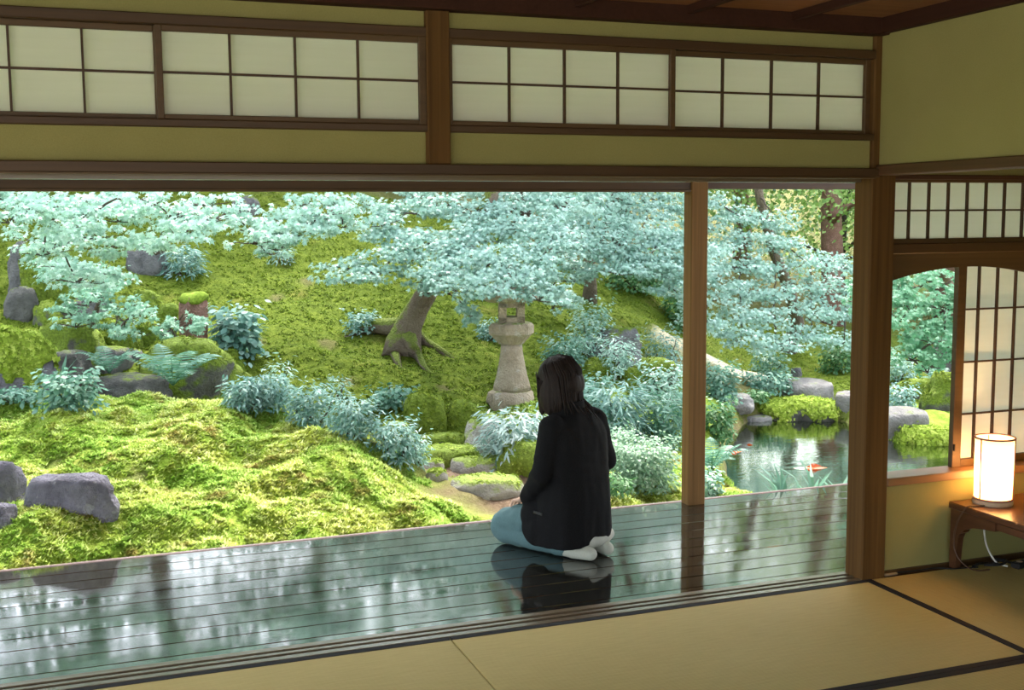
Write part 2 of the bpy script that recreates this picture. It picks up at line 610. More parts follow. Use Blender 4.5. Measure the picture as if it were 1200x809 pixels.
W_ = .955
for k in range(6):
    y1 = -W_*k-.0015
    for (x0, x1) in ((-2.55, -.658), (-.655, 1.2415), (1.2445, 3.128)):
        tatami(x0, x1, y1-W_+.003, y1, 'x')
tatami(3.131, 4.086, -1.91, -.0015, 'y')
tatami(3.131, 4.086, -3.82, -1.913, 'y')

# ---- threshold between room and veranda (grooved sill), trim_1
prof = [(0, -.05), (0, .004), (.030, .004), (.030, -.010), (.052, -.010), (.052, .004), (.072, .004), (.072, -.010), (.094, -.010), (.094, .004), (.128, .004), (.128, -.05)]
mb = MB()
n = len(prof)
V = [(-3.6, y, z) for y, z in prof]+[(3.115, y, z) for y, z in prof]
mb.add(V, [tuple(range(n-1, -1, -1)), tuple(range(n, 2*n))]+[(i, n+i, n+(i+1) % n, (i+1) % n) for i in range(n)])
struct('trim_1', mb, 'threshold_wood', label='grooved sliding door sill between tatami and veranda')

# ---- veranda: dark base, polished boards one by one
ver = struct('veranda_floor', MB().box(-4, 7.5, .13, 1.632, -.24, -.072), 'dark_base', label='polished dark veranda floor reflecting the garden')
rb = random.Random(3)
NB = 11
yb0, yb1 = .132, 1.632
bw = (yb1-yb0)/NB
for i in range(NB):
    y0 = yb0+i*bw
    me = bpy.data.meshes.new('board')
    bm = bmesh.new()
    # flat polished plank with eased edges; every plank lies a touch out of true
    xs = np.linspace(-4, 7.5, 36)
    ph = rb.random()*10
    rows = []
    for x in xs:
        tl = .0009*mnoise.noise(Vector((x*.45+ph*7, i*3.1, 0)))
        hz = .0005*mnoise.noise(Vector((x*.9+ph*3, i*5.3, 4)))
        top = lambda a: -.031+hz+tl*(a/bw-.5)
        rows.append([bm.verts.new((x, y0+a, z)) for a, z in ((0, -.071), (0, -.035), (.0025, top(.0025)), (bw-.0055, top(bw-.0055)), (bw-.003, -.035), (bw-.003, -.071))])
    for a in range(len(xs)-1):
        for b in range(5):
            bm.faces.new((rows[a][b], rows[a+1][b], rows[a+1][b+1], rows[a][b+1])).smooth = False
        bm.faces.new((rows[a][5], rows[a+1][5], rows[a+1][0], rows[a][0]))
    bm.faces.new(list(reversed(rows[0]))); bm.faces.new(rows[-1])
    bm.normal_update()
    bm.to_mesh(me); bm.free()
    link('board', me, MAT['lacquer'], ver)
struct('trim_2', MB().box(-4, 7.5, 1.634, 1.664, -.16, -.028, .004), 'edge_wood', label='pale edge strip along the garden side of the veranda')

# ---- posts
struct('post', MB().box(3.112, 3.237, 0, .118, -.05, 2.36, .006), 'post_wood', label='square brown corner post between the big opening and the alcove')
p2 = struct('post', MB().box(3.122, 3.226, 1.545, 1.632, -.06, 2.34, .005), 'outer_wood', label='slim square veranda post standing behind the kneeling person')
struct('post', MB().box(-3.3, -3.19, 1.545, 1.632, -.06, 2.40, .005), 'outer_wood', label='slim veranda post at the far end of the veranda')
struct('post', MB().box(5.3, 5.4, 1.545, 1.632, -.06, 2.40, .005), 'outer_wood', label='slim veranda post outside the alcove')
struct('post', MB().box(-3.6, -3.48, 0, .118, -.05, 2.36, .006), 'post_wood', label='square post at the open side of the room')

# outer beam with a thin pale strip under it
struct('trim_3', MB().box(-4, 3.122, 1.555, 1.62, 1.716, 1.775, .003), 'beam_wood', label='outer lintel of the veranda')
struct('trim_4', MB().box(-4, 3.122, 1.550, 1.625, 1.706, 1.716), 'frame_wood', label='thin strip under the outer lintel')
struct('trim_5', MB().box(3.226, 7.4, 1.56, 1.62, 1.722, 1.782, .003), 'lattice_wood', label='outer lintel beside the veranda post')

# inner lintel, pale lower edge
struct('trim_6', MB().box(-3.6, 3.135, -.022, .125, 1.731, 1.768, .003), 'beam_wood', label='long lintel over the garden opening')
struct('trim_7', MB().box(-3.6, 3.112, -.024, .008, 1.7255, 1.731), 'frame_wood', label='thin lower edge strip of the long lintel')
struct('trim_8', MB().box(-3.6, 3.112, .07, .122, 1.712, 1.731), 'threshold_wood', label='grooved underside of the long lintel')
# rails around the high paper windows, top trim
struct('trim_9', MB().box(-3.6, 3.114, -.006, .10, 1.883, 1.909, .003), 'beam_wood', label='lower rail of the high paper windows')
struct('trim_10', MB().box(-3.6, 3.114, -.006, .10, 2.215, 2.250, .003), 'beam_wood', label='upper rail of the high paper windows')
struct('trim_11', MB().box(-3.6, 3.15, -.045, .10, 2.308, 2.386, .003), 'ceiling_dark', label='dark ceiling moulding over the garden wall')
# hanging struts between the window bays
for x in (1.229, -.681, -2.59):
    struct('post', MB().box(x-.043, x+.043, -.012, .11, 1.7675, 2.309, .004), 'post_wood', label='short strut between the bays of high paper windows')
# plaster strips
wf = MB()
for x0, x1 in ((1.272, 3.114), (-.638, 1.186), (-2.547, -.724), (-3.6, -2.633)):
    wf.box(x0, x1, .02, .09, 1.766, 1.885)
    wf.box(x0, x1, .02, .09, 2.248, 2.310)
wf.box(-3.6, -2.633, .02, .09, 1.885, 2.25)
struct('wall_front', wf, 'plaster', label='khaki plaster strips above the garden opening')

# ---- high paper windows (two panels a bay)
pane_cache = {}


def pane_obj(x0, x1, z0, z1, y, parent):
    key = (round(x1-x0, 3), round(z1-z0, 3))
    if key not in pane_cache:
        w, h = key
        me = MB().box(-w/2, w/2, -.0006, .0006, -h/2, h/2).mesh('pane')
        me.materials.append(MAT['paper'])
        pane_cache[key] = me
    o = link('pane', pane_cache[key], None, parent)
    o.location = ((x0+x1)/2, y, (z0+z1)/2)


def shoji(name, x0, x1, z0, z1, y, xm, zm, stile, rails, mw=.0075, frame_mat='frame_wood', label=None, stiles=(1, 1)):
    """frame of stiles and rails, a lattice of muntins and a paper pane in each field"""
    th = .024
    mb = MB()
    sl_, sr_ = stile
    if sl_ > 0: mb.box(x0, x0+sl_, y-.004, y+th, z0, z1, .002)
    if sr_ > 0: mb.box(x1-sr_, x1, y-.004, y+th, z0, z1, .002)
    mb.box(x0+sl_, x1-sr_, y-.003, y+th, z0, z0+rails[0], .002)
    mb.box(x0+sl_, x1-sr_, y-.003, y+th, z1-rails[1], z1, .002)
    w = struct(name, mb, frame_mat, None, label)
    X0, X1, Z0, Z1 = x0+sl_, x1-sr_, z0+rails[0], z1-rails[1]
    for x in xm:
        MB().box(x-mw/2, x+mw/2, y, y+.014, Z0, Z1).build('muntin', MAT['lattice_wood'], w)
    for z in zm:
        MB().box(X0, X1, y+.001, y+.013, z-mw/2, z+mw/2).build('muntin', MAT['lattice_wood'], w)
    bx = [X0]+list(xm)+[X1]
    bz = [Z0]+list(zm)+[Z1]
    for i in range(len(bx)-1):
        for j in range(len(bz)-1):
            pane_obj(bx[i], bx[i+1], bz[j], bz[j+1], y+.0155, w)
    return w


zp0, zp1 = 1.909, 2.215
wi = 0
for (xa, xb, xc, names) in ((1.272, 2.174, 3.114, ('four-pane paper window panel next to the hanging strut, right bay', 'four-pane paper window panel beside the corner post')),
                            (-.638, .268, 1.186, ('paper window panel at the open end of the middle bay', 'four-pane paper window panel ending at the hanging strut')),
                            (-2.547, -1.64, -.724, ('paper window panel of the far bay, outer half', 'paper window panel of the far bay, inner half'))):
    for half in (0, 1):
        wi += 1
        a, b = (xa, xb+.012) if half == 0 else (xb-.006, xc)
        yy = .030 if half == 0 else .002
        if xa > 1: yy = .002 if half == 0 else .030
        sl_ = .012 if half == 0 else .022
        sr_ = .022 if half == 0 else .026
        n4 = 4
        X0, X1 = a+sl_, b-sr_
        xm = [X0+(X1-X0)*k/n4 for k in range(1, n4)]
        shoji('window_%d' % wi, a, b, zp0, zp1, yy, xm, [2.062], (sl_, sr_), (.016, .020), label=names[half])

# ---- ceiling: boards and battens
ceil = struct('ceiling', MB().box(-3.6, 4.15, -6.6, .1, 2.385, 2.44), 'ceiling_dark', label='dark wooden ceiling with battens')
bme = None
for k in range(15):
    y1 = .0-.455*k
    if y1-.45 < -6.6: break
    if bme is None:
        bme = MB().box(-3.6, 3.16, -.451, 0, -.010, 0, .002).mesh('board')
        bme.materials.append(MAT['ceiling_wood'])
    o = link('board', bme, None, ceil)
    o.location = (0, y1, 2.385+(.002 if k % 2 else 0))
bat = MB().box(-.015, .015, -6.5, -.02, 0, .034, .003).mesh('batten')
bat.materials.append(MAT['ceiling_dark'])
for k in range(-11, 4):
    x = 1.757+.467*k
    if -3.5 < x < 3.08:
        o = link('batten', bat, None, ceil)
        o.location = (x, 0, 2.343)

# ---- right-hand wall: plaster above, open to the alcove below
struct('wall_right', MB().box(3.146, 3.20, -1.91, .0, 1.775, 2.33).box(3.146, 3.20, -6.6, -1.91, -.05, 2.33), 'plaster', label='khaki plaster wall above the alcove opening')
struct('trim_12', MB().box(3.128, 3.222, -1.91, .0, 1.739, 1.782, .004), 'beam_wood_y', label='lintel over the alcove opening')
struct('trim_13', MB().box(3.105, 3.15, -6.6, -.03, 2.314, 2.386, .003), 'ceiling_dark', label='dark ceiling moulding over the right-hand wall')
struct('post', MB().box(3.112, 3.237, -2.03, -1.91, -.05, 2.36, .006), 'post_wood', label='square post at the room end of the alcove opening')

# ---- alcove: window wall, side wall, low ceiling
struct('wall_alcove', MB().box(3.237, 4.2, .05, .115, -.06, .402), 'plaster', label='plaster wall under the arched alcove window')
struct('wall_side', MB().box(4.148, 4.21, -3.9, .14, -.06, 2.1), 'plaster', label='plaster side wall of the alcove')
struct('wall_alcove_back', MB().box(3.2, 4.2, -3.95, -3.85, -.06, 2.1), 'plaster', label='plaster end wall of the alcove')
struct('wall_alcove_top', MB().box(3.237, 4.2, .05, .10, 1.735, 2.1), 'plaster', label='plaster above the alcove paper windows')
struct('ceiling_alcove', MB().box(3.2, 4.2, -3.9, .1, 2.05, 2.12), 'ceiling_wood', label='low wooden ceiling of the alcove')
struct('gap_strip_alcove', MB().box(3.237, 4.15, .038, .052, -.02, .012), 'frame_wood', label='low strip put in for the shaded gap where the alcove wall meets the mat')  # brown strip added in place of the dark shaded gap
struct('trim_14', MB().box(3.237, 4.15, .0, .125, .402, .438, .004), 'sill_wood', label='orange-brown wooden sill of the alcove window')
# arched board
arch = [(3.237+i*(4.15-3.237)/24, 0) for i in range(25)]
arch = [(x, 1.346-.31*(x-3.675)**2) for x, _ in arch]
mb = MB().prism([(3.237, 1.408)]+arch+[(4.15, 1.408)], .045, .068)
struct('trim_15', mb, 'frame_wood', label='arched board over the alcove window')
struct('trim_16', MB().box(3.237, 4.15, .035, .085, 1.408, 1.452, .003), 'beam_wood', label='rail between arched board and small paper panes')
struct('trim_17', MB().box(3.237, 4.15, .035, .10, 1.725, 1.745, .002), 'lattice_wood', label='top rail of the alcove paper panes')
struct('trim_18', MB().box(3.237, 3.262, .04, .11, .438, 1.36, .002), 'frame_wood', label='jamb of the alcove window by the corner post')
shoji('window_7', 3.25, 4.15, 1.452, 1.726, .052, [3.352+.1035*k for k in range(8)], [1.593], (.014, .0), (.020, .013), label='row of small paper panes above the arched board')
shoji('window_8', 3.648, 4.15, .4382, 1.372, .082, [3.773+.104*k for k in range(4)], [.677, .914, 1.152], (.048, .0), (.034, .01), label='sliding paper screen half open in the arched window')
MB().box(3.652, 3.658, .072, .079, .515, .545).build('door_pull', MAT['black_cloth'], bpy.data.objects['window_8'])

# ---- roof and eaves over the veranda, far walls behind the viewer
mb = MB()
V = [(-4.6, -7.2, 3.0), (8, -7.2, 3.0), (8, -2, 4.0), (-4.6, -2, 4.0), (-4.6, 2.55, 2.42), (8, 2.55, 2.42)]
V += [(x, y, z+.12) for x, y, z in V]
mb.add(V, [(0, 1, 2, 3), (3, 2, 5, 4), (6, 9, 8, 7), (9, 10, 11, 8), (0, 6, 7, 1), (4, 5, 11, 10), (0, 3, 9, 6), (3, 4, 10, 9), (1, 7, 8, 2), (2, 8, 11, 5)])
struct('roof', mb, 'ceiling_wood', label='wooden roof with deep eaves over the veranda')
wb = MB()
wb.box(-3.6, -3.3, -6.66, -6.6, -.3, 2.44).box(2.8, 3.2, -6.66, -6.6, -.3, 2.44).box(-3.3, 2.8, -6.66, -6.6, 2.15, 2.44)
struct('wall_back', wb, 'plaster', label='unseen plaster wall behind the viewer, opened wide to let light in')  # unseen; opening sized so that sky light fills the room

# ================================================================== THE GARDEN: ground
CP = [(0, 655, 5.55), (200, 640, 5.75), (400, 615, 6.2), (560, 600, 6.75), (20, 600, 6.1), (200, 590, 6.3), (380, 580, 6.6),
      (100, 520, 7.1), (250, 510, 7.3), (60, 490, 7.6), (-120, 560, 6.4), (-120, 480, 8.0),
      (0, 470, 8.2), (130, 466, 8.3), (230, 482, 8.0), (300, 482, 7.9), (350, 507, 7.5), (400, 508, 7.55), (450, 548, 7.25), (520, 585, 7.0),
      (500, 545, 8.6), (565, 552, 8.7), (620, 572, 8.2), (640, 592, 7.2), (600, 472, 10), (540, 480, 9.7), (500, 450, 10.2), (470, 412, 11), (480, 380, 11.6),
      (0, 425, 9.8), (60, 410, 10.2), (150, 395, 10.6), (250, 410, 10.4), (300, 440, 10), (300, 380, 11.3), (300, 330, 12.3), (300, 280, 13.4), (300, 226, 14.6),
      (100, 300, 12.2), (100, 240, 13.5), (420, 300, 13), (420, 240, 14.2), (400, 430, 10.3), (400, 370, 11.5), (560, 420, 10.8), (560, 350, 12.2), (560, 280, 13.8),
      (640, 430, 11), (690, 425, 11), (700, 500, 9.2), (750, 562, 7.6), (700, 590, 6.8), (760, 455, 10.4), (740, 380, 12.6), (760, 345, 14), (690, 350, 13.3), (800, 400, 13),
      (840, 420, 13.8), (840, 470, 11.5), (840, 540, 9), (830, 570, 7.8), (940, 468, 12.4), (900, 440, 14), (980, 440, 14.2), (900, 405, 17), (980, 400, 17), (900, 350, 22), (1000, 340, 24),
      (1060, 478, 11.8), (1060, 440, 13.5), (1090, 430, 14)]
WP = [at(*c) for c in CP]
for px, d, z in ((-120, 9.3, .05), (0, 9.2, .0), (130, 9.2, .02), (220, 9.1, .03), (300, 8.9, 0), (380, 8.6, -.05), (440, 8.2, -.12)):
    q = at(px, 460, d)
    WP.append(np.array([q[0], q[1], z]))
for x in np.arange(-8, 14.1, 1.6):
    WP.append(np.array([x, 1.72, -.20 if x < 3.4 else -.34]))
    WP.append(np.array([x, .9, -.28]))
WP += [np.array(q, float) for q in ((-8, 20, 5), (0, 23, 6.5), (6, 27, 5.0), (12, 30, 2.8), (20, 30, 3.2), (26, 30, 4), (22, 14, .6), (-9, 9, 1.8), (-9, 4, .2), (12, 4, -.35), (20, 4, -.1), (-9, 30, 9), (8, 40, 8), (26, 42, 8))]
WP = np.array(WP)
_cx = WP[:, :2]
_K = np.linalg.norm(_cx[:, None]-_cx[None], axis=2)
_n = len(WP)
_A = np.zeros((_n+3, _n+3))
_A[:_n, :_n] = _K + np.eye(_n)*.004
_A[:_n, _n] = 1; _A[:_n, _n+1:] = _cx
_A[_n, :_n] = 1; _A[_n+1:, :_n] = _cx.T
_w = np.linalg.solve(_A, np.concatenate([WP[:, 2], np.zeros(3)]))

WATER_Z = -.50
POND = np.array([at(px, py, (CAM[2]-WATER_Z)/((py-254.2)/FPX))[:2] for px, py in
                 ((836, 590), (842, 560), (838, 535), (850, 510), (872, 494), (905, 488), (950, 492), (990, 495), (1015, 505), (1040, 514), (1080, 518), (1125, 514), (1180, 520))])
POND = np.vstack([POND, [[8.6, 3.2], [8.0, 2.25], [5.0, 2.2], [4.3, 2.5]]])


def poly_sd(P, poly):
    """signed distance to a polygon, negative inside"""
    d = np.full(len(P), 1e9)
    ins = np.zeros(len(P), bool)
    for i in range(len(poly)):
        a, b = poly[i], poly[(i+1) % len(poly)]
        ab = b-a
        t = np.clip(((P-a)@ab)/(ab@ab), 0, 1)
        d = np.minimum(d, np.linalg.norm(P-(a+t[:, None]*ab), axis=1))
        c = (a[1] > P[:, 1]) != (b[1] > P[:, 1])
        xx = (b[0]-a[0])*(P[:, 1]-a[1])/((b[1]-a[1]) if b[1] != a[1] else 1e-9)+a[0]
        ins ^= c & (P[:, 0] < xx)
    return np.where(ins, -d, d)


def h_base(P):
    P = np.atleast_2d(np.asarray(P, float))[:, :2]
    out = np.empty(len(P))
    for s in range(0, len(P), 20000):
        q = P[s:s+20000]
        k = np.linalg.norm(q[:, None]-_cx[None], axis=2)
        out[s:s+20000] = k@_w[:_n]+_w[_n]+q@_w[_n+1:]
    return out


# regular grid, smoothed, with lumps; every later height query reads this grid
GX0, GX1, GY0, GY1 = -9.0, 27.0, 1.2, 41.0
gxs = np.concatenate([np.arange(GX0, 9.0, .06), np.arange(9.0, GX1, .35)])
gys = np.concatenate([np.arange(GY0, 11.0, .06), np.arange(11.0, GY1, .35)])
XX, YY = np.meshgrid(gxs, gys)
P2 = np.stack([XX.ravel(), YY.ravel()], 1)
H = h_base(P2).reshape(XX.shape)
for _ in range(6):
    H[1:-1, 1:-1] = (H[1:-1, 1:-1]*2+H[:-2, 1:-1]+H[2:, 1:-1]+H[1:-1, :-2]+H[1:-1, 2:])/6


def vnoise(P, s, seed):
    """value noise on a lattice, smooth, -1..1"""
    r0 = np.random.default_rng(seed)
    T = r0.uniform(-1, 1, (64, 64))
    q = P*s
    i = np.floor(q).astype(int)
    f = q-i
    f = f*f*(3-2*f)
    a = T[i[:, 0] % 64, i[:, 1] % 64]; b = T[(i[:, 0]+1) % 64, i[:, 1] % 64]
    c = T[i[:, 0] % 64, (i[:, 1]+1) % 64]; d = T[(i[:, 0]+1) % 64, (i[:, 1]+1) % 64]
    return (a*(1-f[:, 0])+b*f[:, 0])*(1-f[:, 1])+(c*(1-f[:, 0])+d*f[:, 0])*f[:, 1]


rot_ = np.array([[.8, .6], [-.6, .8]])
nearw = np.clip((7.0-P2[:, 1])/3.0, 0, 1)
lump = .060*vnoise(P2@rot_, 2.1, 1)+.045*vnoise(P2, 4.7, 2)+.020*vnoise(P2@rot_, 10, 3)
H += (lump*(.55+.65*nearw)).reshape(H.shape)
for px, py, d_, a_, s_ in ((395, 535, 7.15, .09, .34), (250, 500, 7.5, .06, .30), (60, 500, 7.4, .06, .28), (180, 610, 6.1, .05, .22), (60, 620, 5.95, .05, .20)):
    q_ = at(px, py, d_)
    H += (a_*np.exp(-((P2[:, 0]-q_[0])**2+(P2[:, 1]-q_[1])**2)/(2*s_*s_))).reshape(H.shape)
sd = poly_sd(P2, POND).reshape(H.shape)
pw = np.clip((.10-sd)/.35, 0, 1)
pw = pw*pw*(3-2*pw)
H = H*(1-pw)+np.minimum(H, -.80)*pw
H = np.where((sd > .10) & (sd < 1.0), np.maximum(H, WATER_Z+.04), H)


def h_at(x, y):
    x = np.atleast_1d(np.asarray(x, float)); y = np.atleast_1d(np.asarray(y, float))
    i = np.clip(np.searchsorted(gxs, x)-1, 0, len(gxs)-2)
    j = np.clip(np.searchsorted(gys, y)-1, 0, len(gys)-2)
    fx = np.clip((x-gxs[i])/(gxs[i+1]-gxs[i]), 0, 1); fy = np.clip((y-gys[j])/(gys[j+1]-gys[j]), 0, 1)
    return (H[j, i]*(1-fx)+H[j, i+1]*fx)*(1-fy)+(H[j+1, i]*(1-fx)+H[j+1, i+1]*fx)*fy


def gp(px, py, dmin=5.3, dmax=40):
    """where a line of sight first meets the ground (in front: dmin)"""
    ds = np.arange(dmin, dmax, .03)
    r_ = ray(px, py)
    Q = CAM+ds[:, None]*r_
    below = Q[:, 2] < h_at(Q[:, 0], Q[:, 1])
    below &= Q[:, 1] > 1.68
    k = np.argmax(below) if below.any() else len(ds)-1
    return Q[k], ds[k]


# cover attribute: r hill moss, g bare soil, b pale path
cov = np.zeros((len(P2), 4)); cov[:, 3] = 1
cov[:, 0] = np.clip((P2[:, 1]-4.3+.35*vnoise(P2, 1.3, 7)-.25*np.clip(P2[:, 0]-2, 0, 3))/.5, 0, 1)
def blob(px, py, rx, ry, ch, d=None, amt=1.0):
    q, dd = gp(px, py) if d is None else (at(px, py, d), d)
    e = ((P2[:, 0]-q[0])/rx)**2+((P2[:, 1]-q[1])/ry)**2
    cov[:, ch] = np.maximum(cov[:, ch], amt*np.clip(1.5-e-.5*vnoise(P2, 5, 9), 0, 1))
blob(550, 565, .9, .5, 1)
blob(620, 575, .7, .5, 1)
blob(500, 540, .5, .4, 1, amt=.9)
blob(850, 430, .75, .35, 2)
blob(835, 440, .8, .3, 1, amt=.5)
blob(120, 440, .9, .5, 1, d=9.2)
for px, py in ((385, 402), (325, 350), (360, 330), (300, 400), (410, 450), (520, 455), (70, 545), (160, 560)):
    blob(px, py, .08, .08, 1, amt=.45)
cov[:, 1] = np.maximum(cov[:, 1], np.clip(pw.ravel()*1.5, 0, 1))
cov[:, 1] = np.maximum(cov[:, 1], .42*np.clip((P2[:, 1]-11.0+.8*vnoise(P2, .9, 41))/2.0, 0, 1))   # leaf litter under the wood
nx_, ny_ = len(gxs), len(gys)
ii, jj = np.meshgrid(np.arange(nx_-1), np.arange(ny_-1))
q0 = (jj*nx_+ii).ravel()
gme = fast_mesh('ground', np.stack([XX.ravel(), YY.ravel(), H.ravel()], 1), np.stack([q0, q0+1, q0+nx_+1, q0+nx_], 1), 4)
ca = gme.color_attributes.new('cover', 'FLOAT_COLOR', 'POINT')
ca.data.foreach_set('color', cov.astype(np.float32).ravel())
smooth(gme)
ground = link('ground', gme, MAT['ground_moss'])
tag(ground, 'moss covered garden ground rising into a green hillside', kind='structure')
yard = MB().box(-40, 40, -40, 1.2, -1.0, -.45)
struct('yard', yard, 'yard_bounce', label='unseen pale ground around and behind the house, bouncing light indoors')

# pond water
ctr = POND.mean(0)
wp = ctr+(POND-ctr)*1.06
mb = MB().add([(x, y, WATER_Z) for x, y in wp], [tuple(range(len(wp)))])
me = mb.mesh('pond_water')
water = link('pond_water', me, MAT['water'])
tag(water, 'still green garden pond reflecting the banks', 'pond', kind='structure')


def tuft_mesh(name, P, Nn, s, r_):
    """four-bladed moss stars at P growing along Nn"""
    m = len(P)
    Nn = Nn/np.linalg.norm(Nn, axis=1, keepdims=True)
    t1 = np.cross(Nn, np.array([.3, .8, .52])); t1 /= np.linalg.norm(t1, axis=1, keepdims=True)
    t2 = np.cross(Nn, t1)
    Vv = np.zeros((m, 9, 3), np.float32); F_ = np.zeros((m, 4, 3), np.int32)
    Vv[:, 0] = P
    a0 = r_.uniform(0, 6.283, m)
    base = np.arange(m)*9
    for b in range(4):
        a = a0+b*math.pi/2+r_.uniform(-.4, .4, m)
        ca_, sa_ = np.cos(a)[:, None], np.sin(a)[:, None]
        rd, sd_ = t1*ca_+t2*sa_, -t1*sa_+t2*ca_
        Vv[:, 1+2*b] = P+sd_*(s*.50)[:, None]+Nn*(s*.25)[:, None]
        Vv[:, 2+2*b] = P+rd*(s*.8)[:, None]+Nn*(s*r_.uniform(.2, .7, m))[:, None]
        F_[:, b, 0] = base; F_[:, b, 1] = base+1+2*b; F_[:, b, 2] = base+2+2*b
    return fast_mesh(name, Vv.reshape(-1, 3), F_.reshape(-1, 3), 3)


# ------------------------------------------------------------------ moss tufts (uncountable: stuff)
def tufts(name, n, mat, xr, yr, size, accept, label):
    x = rng.uniform(*xr, n*4); y = rng.uniform(*yr, n*4)
    keep = accept(x, y)
    x, y = x[keep][:n], y[keep][:n]
    m = len(x)
    z = h_at(x, y)+.013*vnoise(np.stack([x, y], 1)@rot_, 17, 21)+.006*vnoise(np.stack([x, y], 1), 33, 22)
    s = rng.uniform(*size, m)
    a0 = rng.uniform(0, 2*math.pi, m)
    V = np.zeros((m, 4, 3, 3), np.float32)
    for b in range(4):
        a = a0+b*math.pi/2+rng.uniform(-.4, .4, m)
        w = 1.1
        up = rng.uniform(.15, .65, m)*s
        V[:, b, 0] = np.stack([x-np.sin(a)*s*w*.5, y+np.cos(a)*s*w*.5, z-.004], 1)
        V[:, b, 1] = np.stack([x+np.sin(a)*s*w*.5, y-np.cos(a)*s*w*.5, z-.004], 1)
        V[:, b, 2] = np.stack([x+np.cos(a)*s*.75, y+np.sin(a)*s*.75, z+up], 1)
    # the four blades of a tuft share one vertex so that they form one island
    V[:, :, 0] = np.stack([x, y, z-.004], 1)[:, None]
    F_ = np.zeros((m, 4, 3), np.int32)
    base = np.arange(m)*9
    Vv = np.zeros((m, 9, 3), np.float32)
    Vv[:, 0] = V[:, 0, 0]
    for b in range(4):
        Vv[:, 1+2*b] = V[:, b, 1]; Vv[:, 2+2*b] = V[:, b, 2]
        F_[:, b, 0] = base; F_[:, b, 1] = base+1+2*b; F_[:, b, 2] = base+2+2*b
    me_ = fast_mesh(name, Vv.reshape(-1, 3), F_.reshape(-1, 3), 3)
    o = link(name, me_, MAT[mat])
    tag(o, label, 'moss', kind='stuff')
    return o


def covat(x, y, ch):
    i = np.clip(np.searchsorted(gxs, x), 0, len(gxs)-1); j = np.clip(np.searchsorted(gys, y), 0, len(gys)-1)
    return cov[:, ch].reshape(H.shape)[j, i]


def acc_near(x, y):
    bare = (covat(x, y, 1) < .35) & (covat(x, y, 2) < .3)
    vis = (x > -1.8+.0*y) & (x < 4.2)
    return bare & vis & (rng.random(len(x)) > covat(x, y, 0)) & (y > 1.66)


def acc_hill(x, y):
    bare = (covat(x, y, 1) < .4) & (covat(x, y, 2) < .4)
    return bare & (rng.random(len(x)) < covat(x, y, 0)) & (rng.random(len(x)) < np.clip(9/(y+1.5)**1.25, 0, 1)) & (x < 1.2*y+4)


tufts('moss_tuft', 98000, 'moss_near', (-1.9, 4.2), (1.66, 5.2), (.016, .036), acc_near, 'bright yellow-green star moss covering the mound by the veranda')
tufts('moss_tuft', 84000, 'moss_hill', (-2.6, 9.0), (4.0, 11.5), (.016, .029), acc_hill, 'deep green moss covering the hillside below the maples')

# ================================================================== THE GARDEN: plants, stones
MAPLE = np.array([(0, -.14), (.62, -.18), (.34, .16), (.86, .42), (.26, .36), (.02, 1.0), (-.24, .37), (-.86, .44), (-.34, .15), (-.60, -.20)])
LANCE = np.array([(0, 0), (.17, .35), (.12, .75), (0, 1.1), (-.12, .75), (-.17, .35)])
SASA = np.array([(0, 0), (.10, .30), (.085, .72), (0, 1.1), (-.085, .72), (-.10, .30)])
OVAL = np.array([(0, 0), (.30, .25), (.34, .6), (0, 1.1), (-.34, .6), (-.30, .25)])
TRI5 = np.array([(0, -.1), (.7, .1), (.28, .35), (0, 1.0), (-.28, .35), (-.7, .1)])
QUAD = np.array([(0, -.1), (.5, .4), (0, 1.0), (-.5, .4)])


def unit(v):
    return v/np.maximum(np.linalg.norm(v, axis=-1, keepdims=True), 1e-9)


def leaf_mesh(name, P, Nn, Dd, S, shape, cup=.18):
    """one polygon per leaf: position, normal, tip direction, size"""
    Nn = unit(Nn)
    Dd = unit(Dd-Nn*np.sum(Dd*Nn, 1, keepdims=True))
    Rr = np.cross(Dd, Nn)
    k = len(shape)
    r2 = (shape**2).sum(1)
    V = P[:, None]+S[:, None, None]*(Rr[:, None]*shape[None, :, 0:1]+Dd[:, None]*shape[None, :, 1:2]-Nn[:, None]*(cup*r2)[None, :, None])
    m = len(P)
    return fast_mesh(name, V.reshape(-1, 3), np.arange(m*k).reshape(m, k), k)


UP = np.array([0, 0, 1.0])
AWAY = unit(np.array([_F[0], _F[1], 0]))
SIDE = np.array([_R[0], _R[1], 0]); SIDE = unit(SIDE)


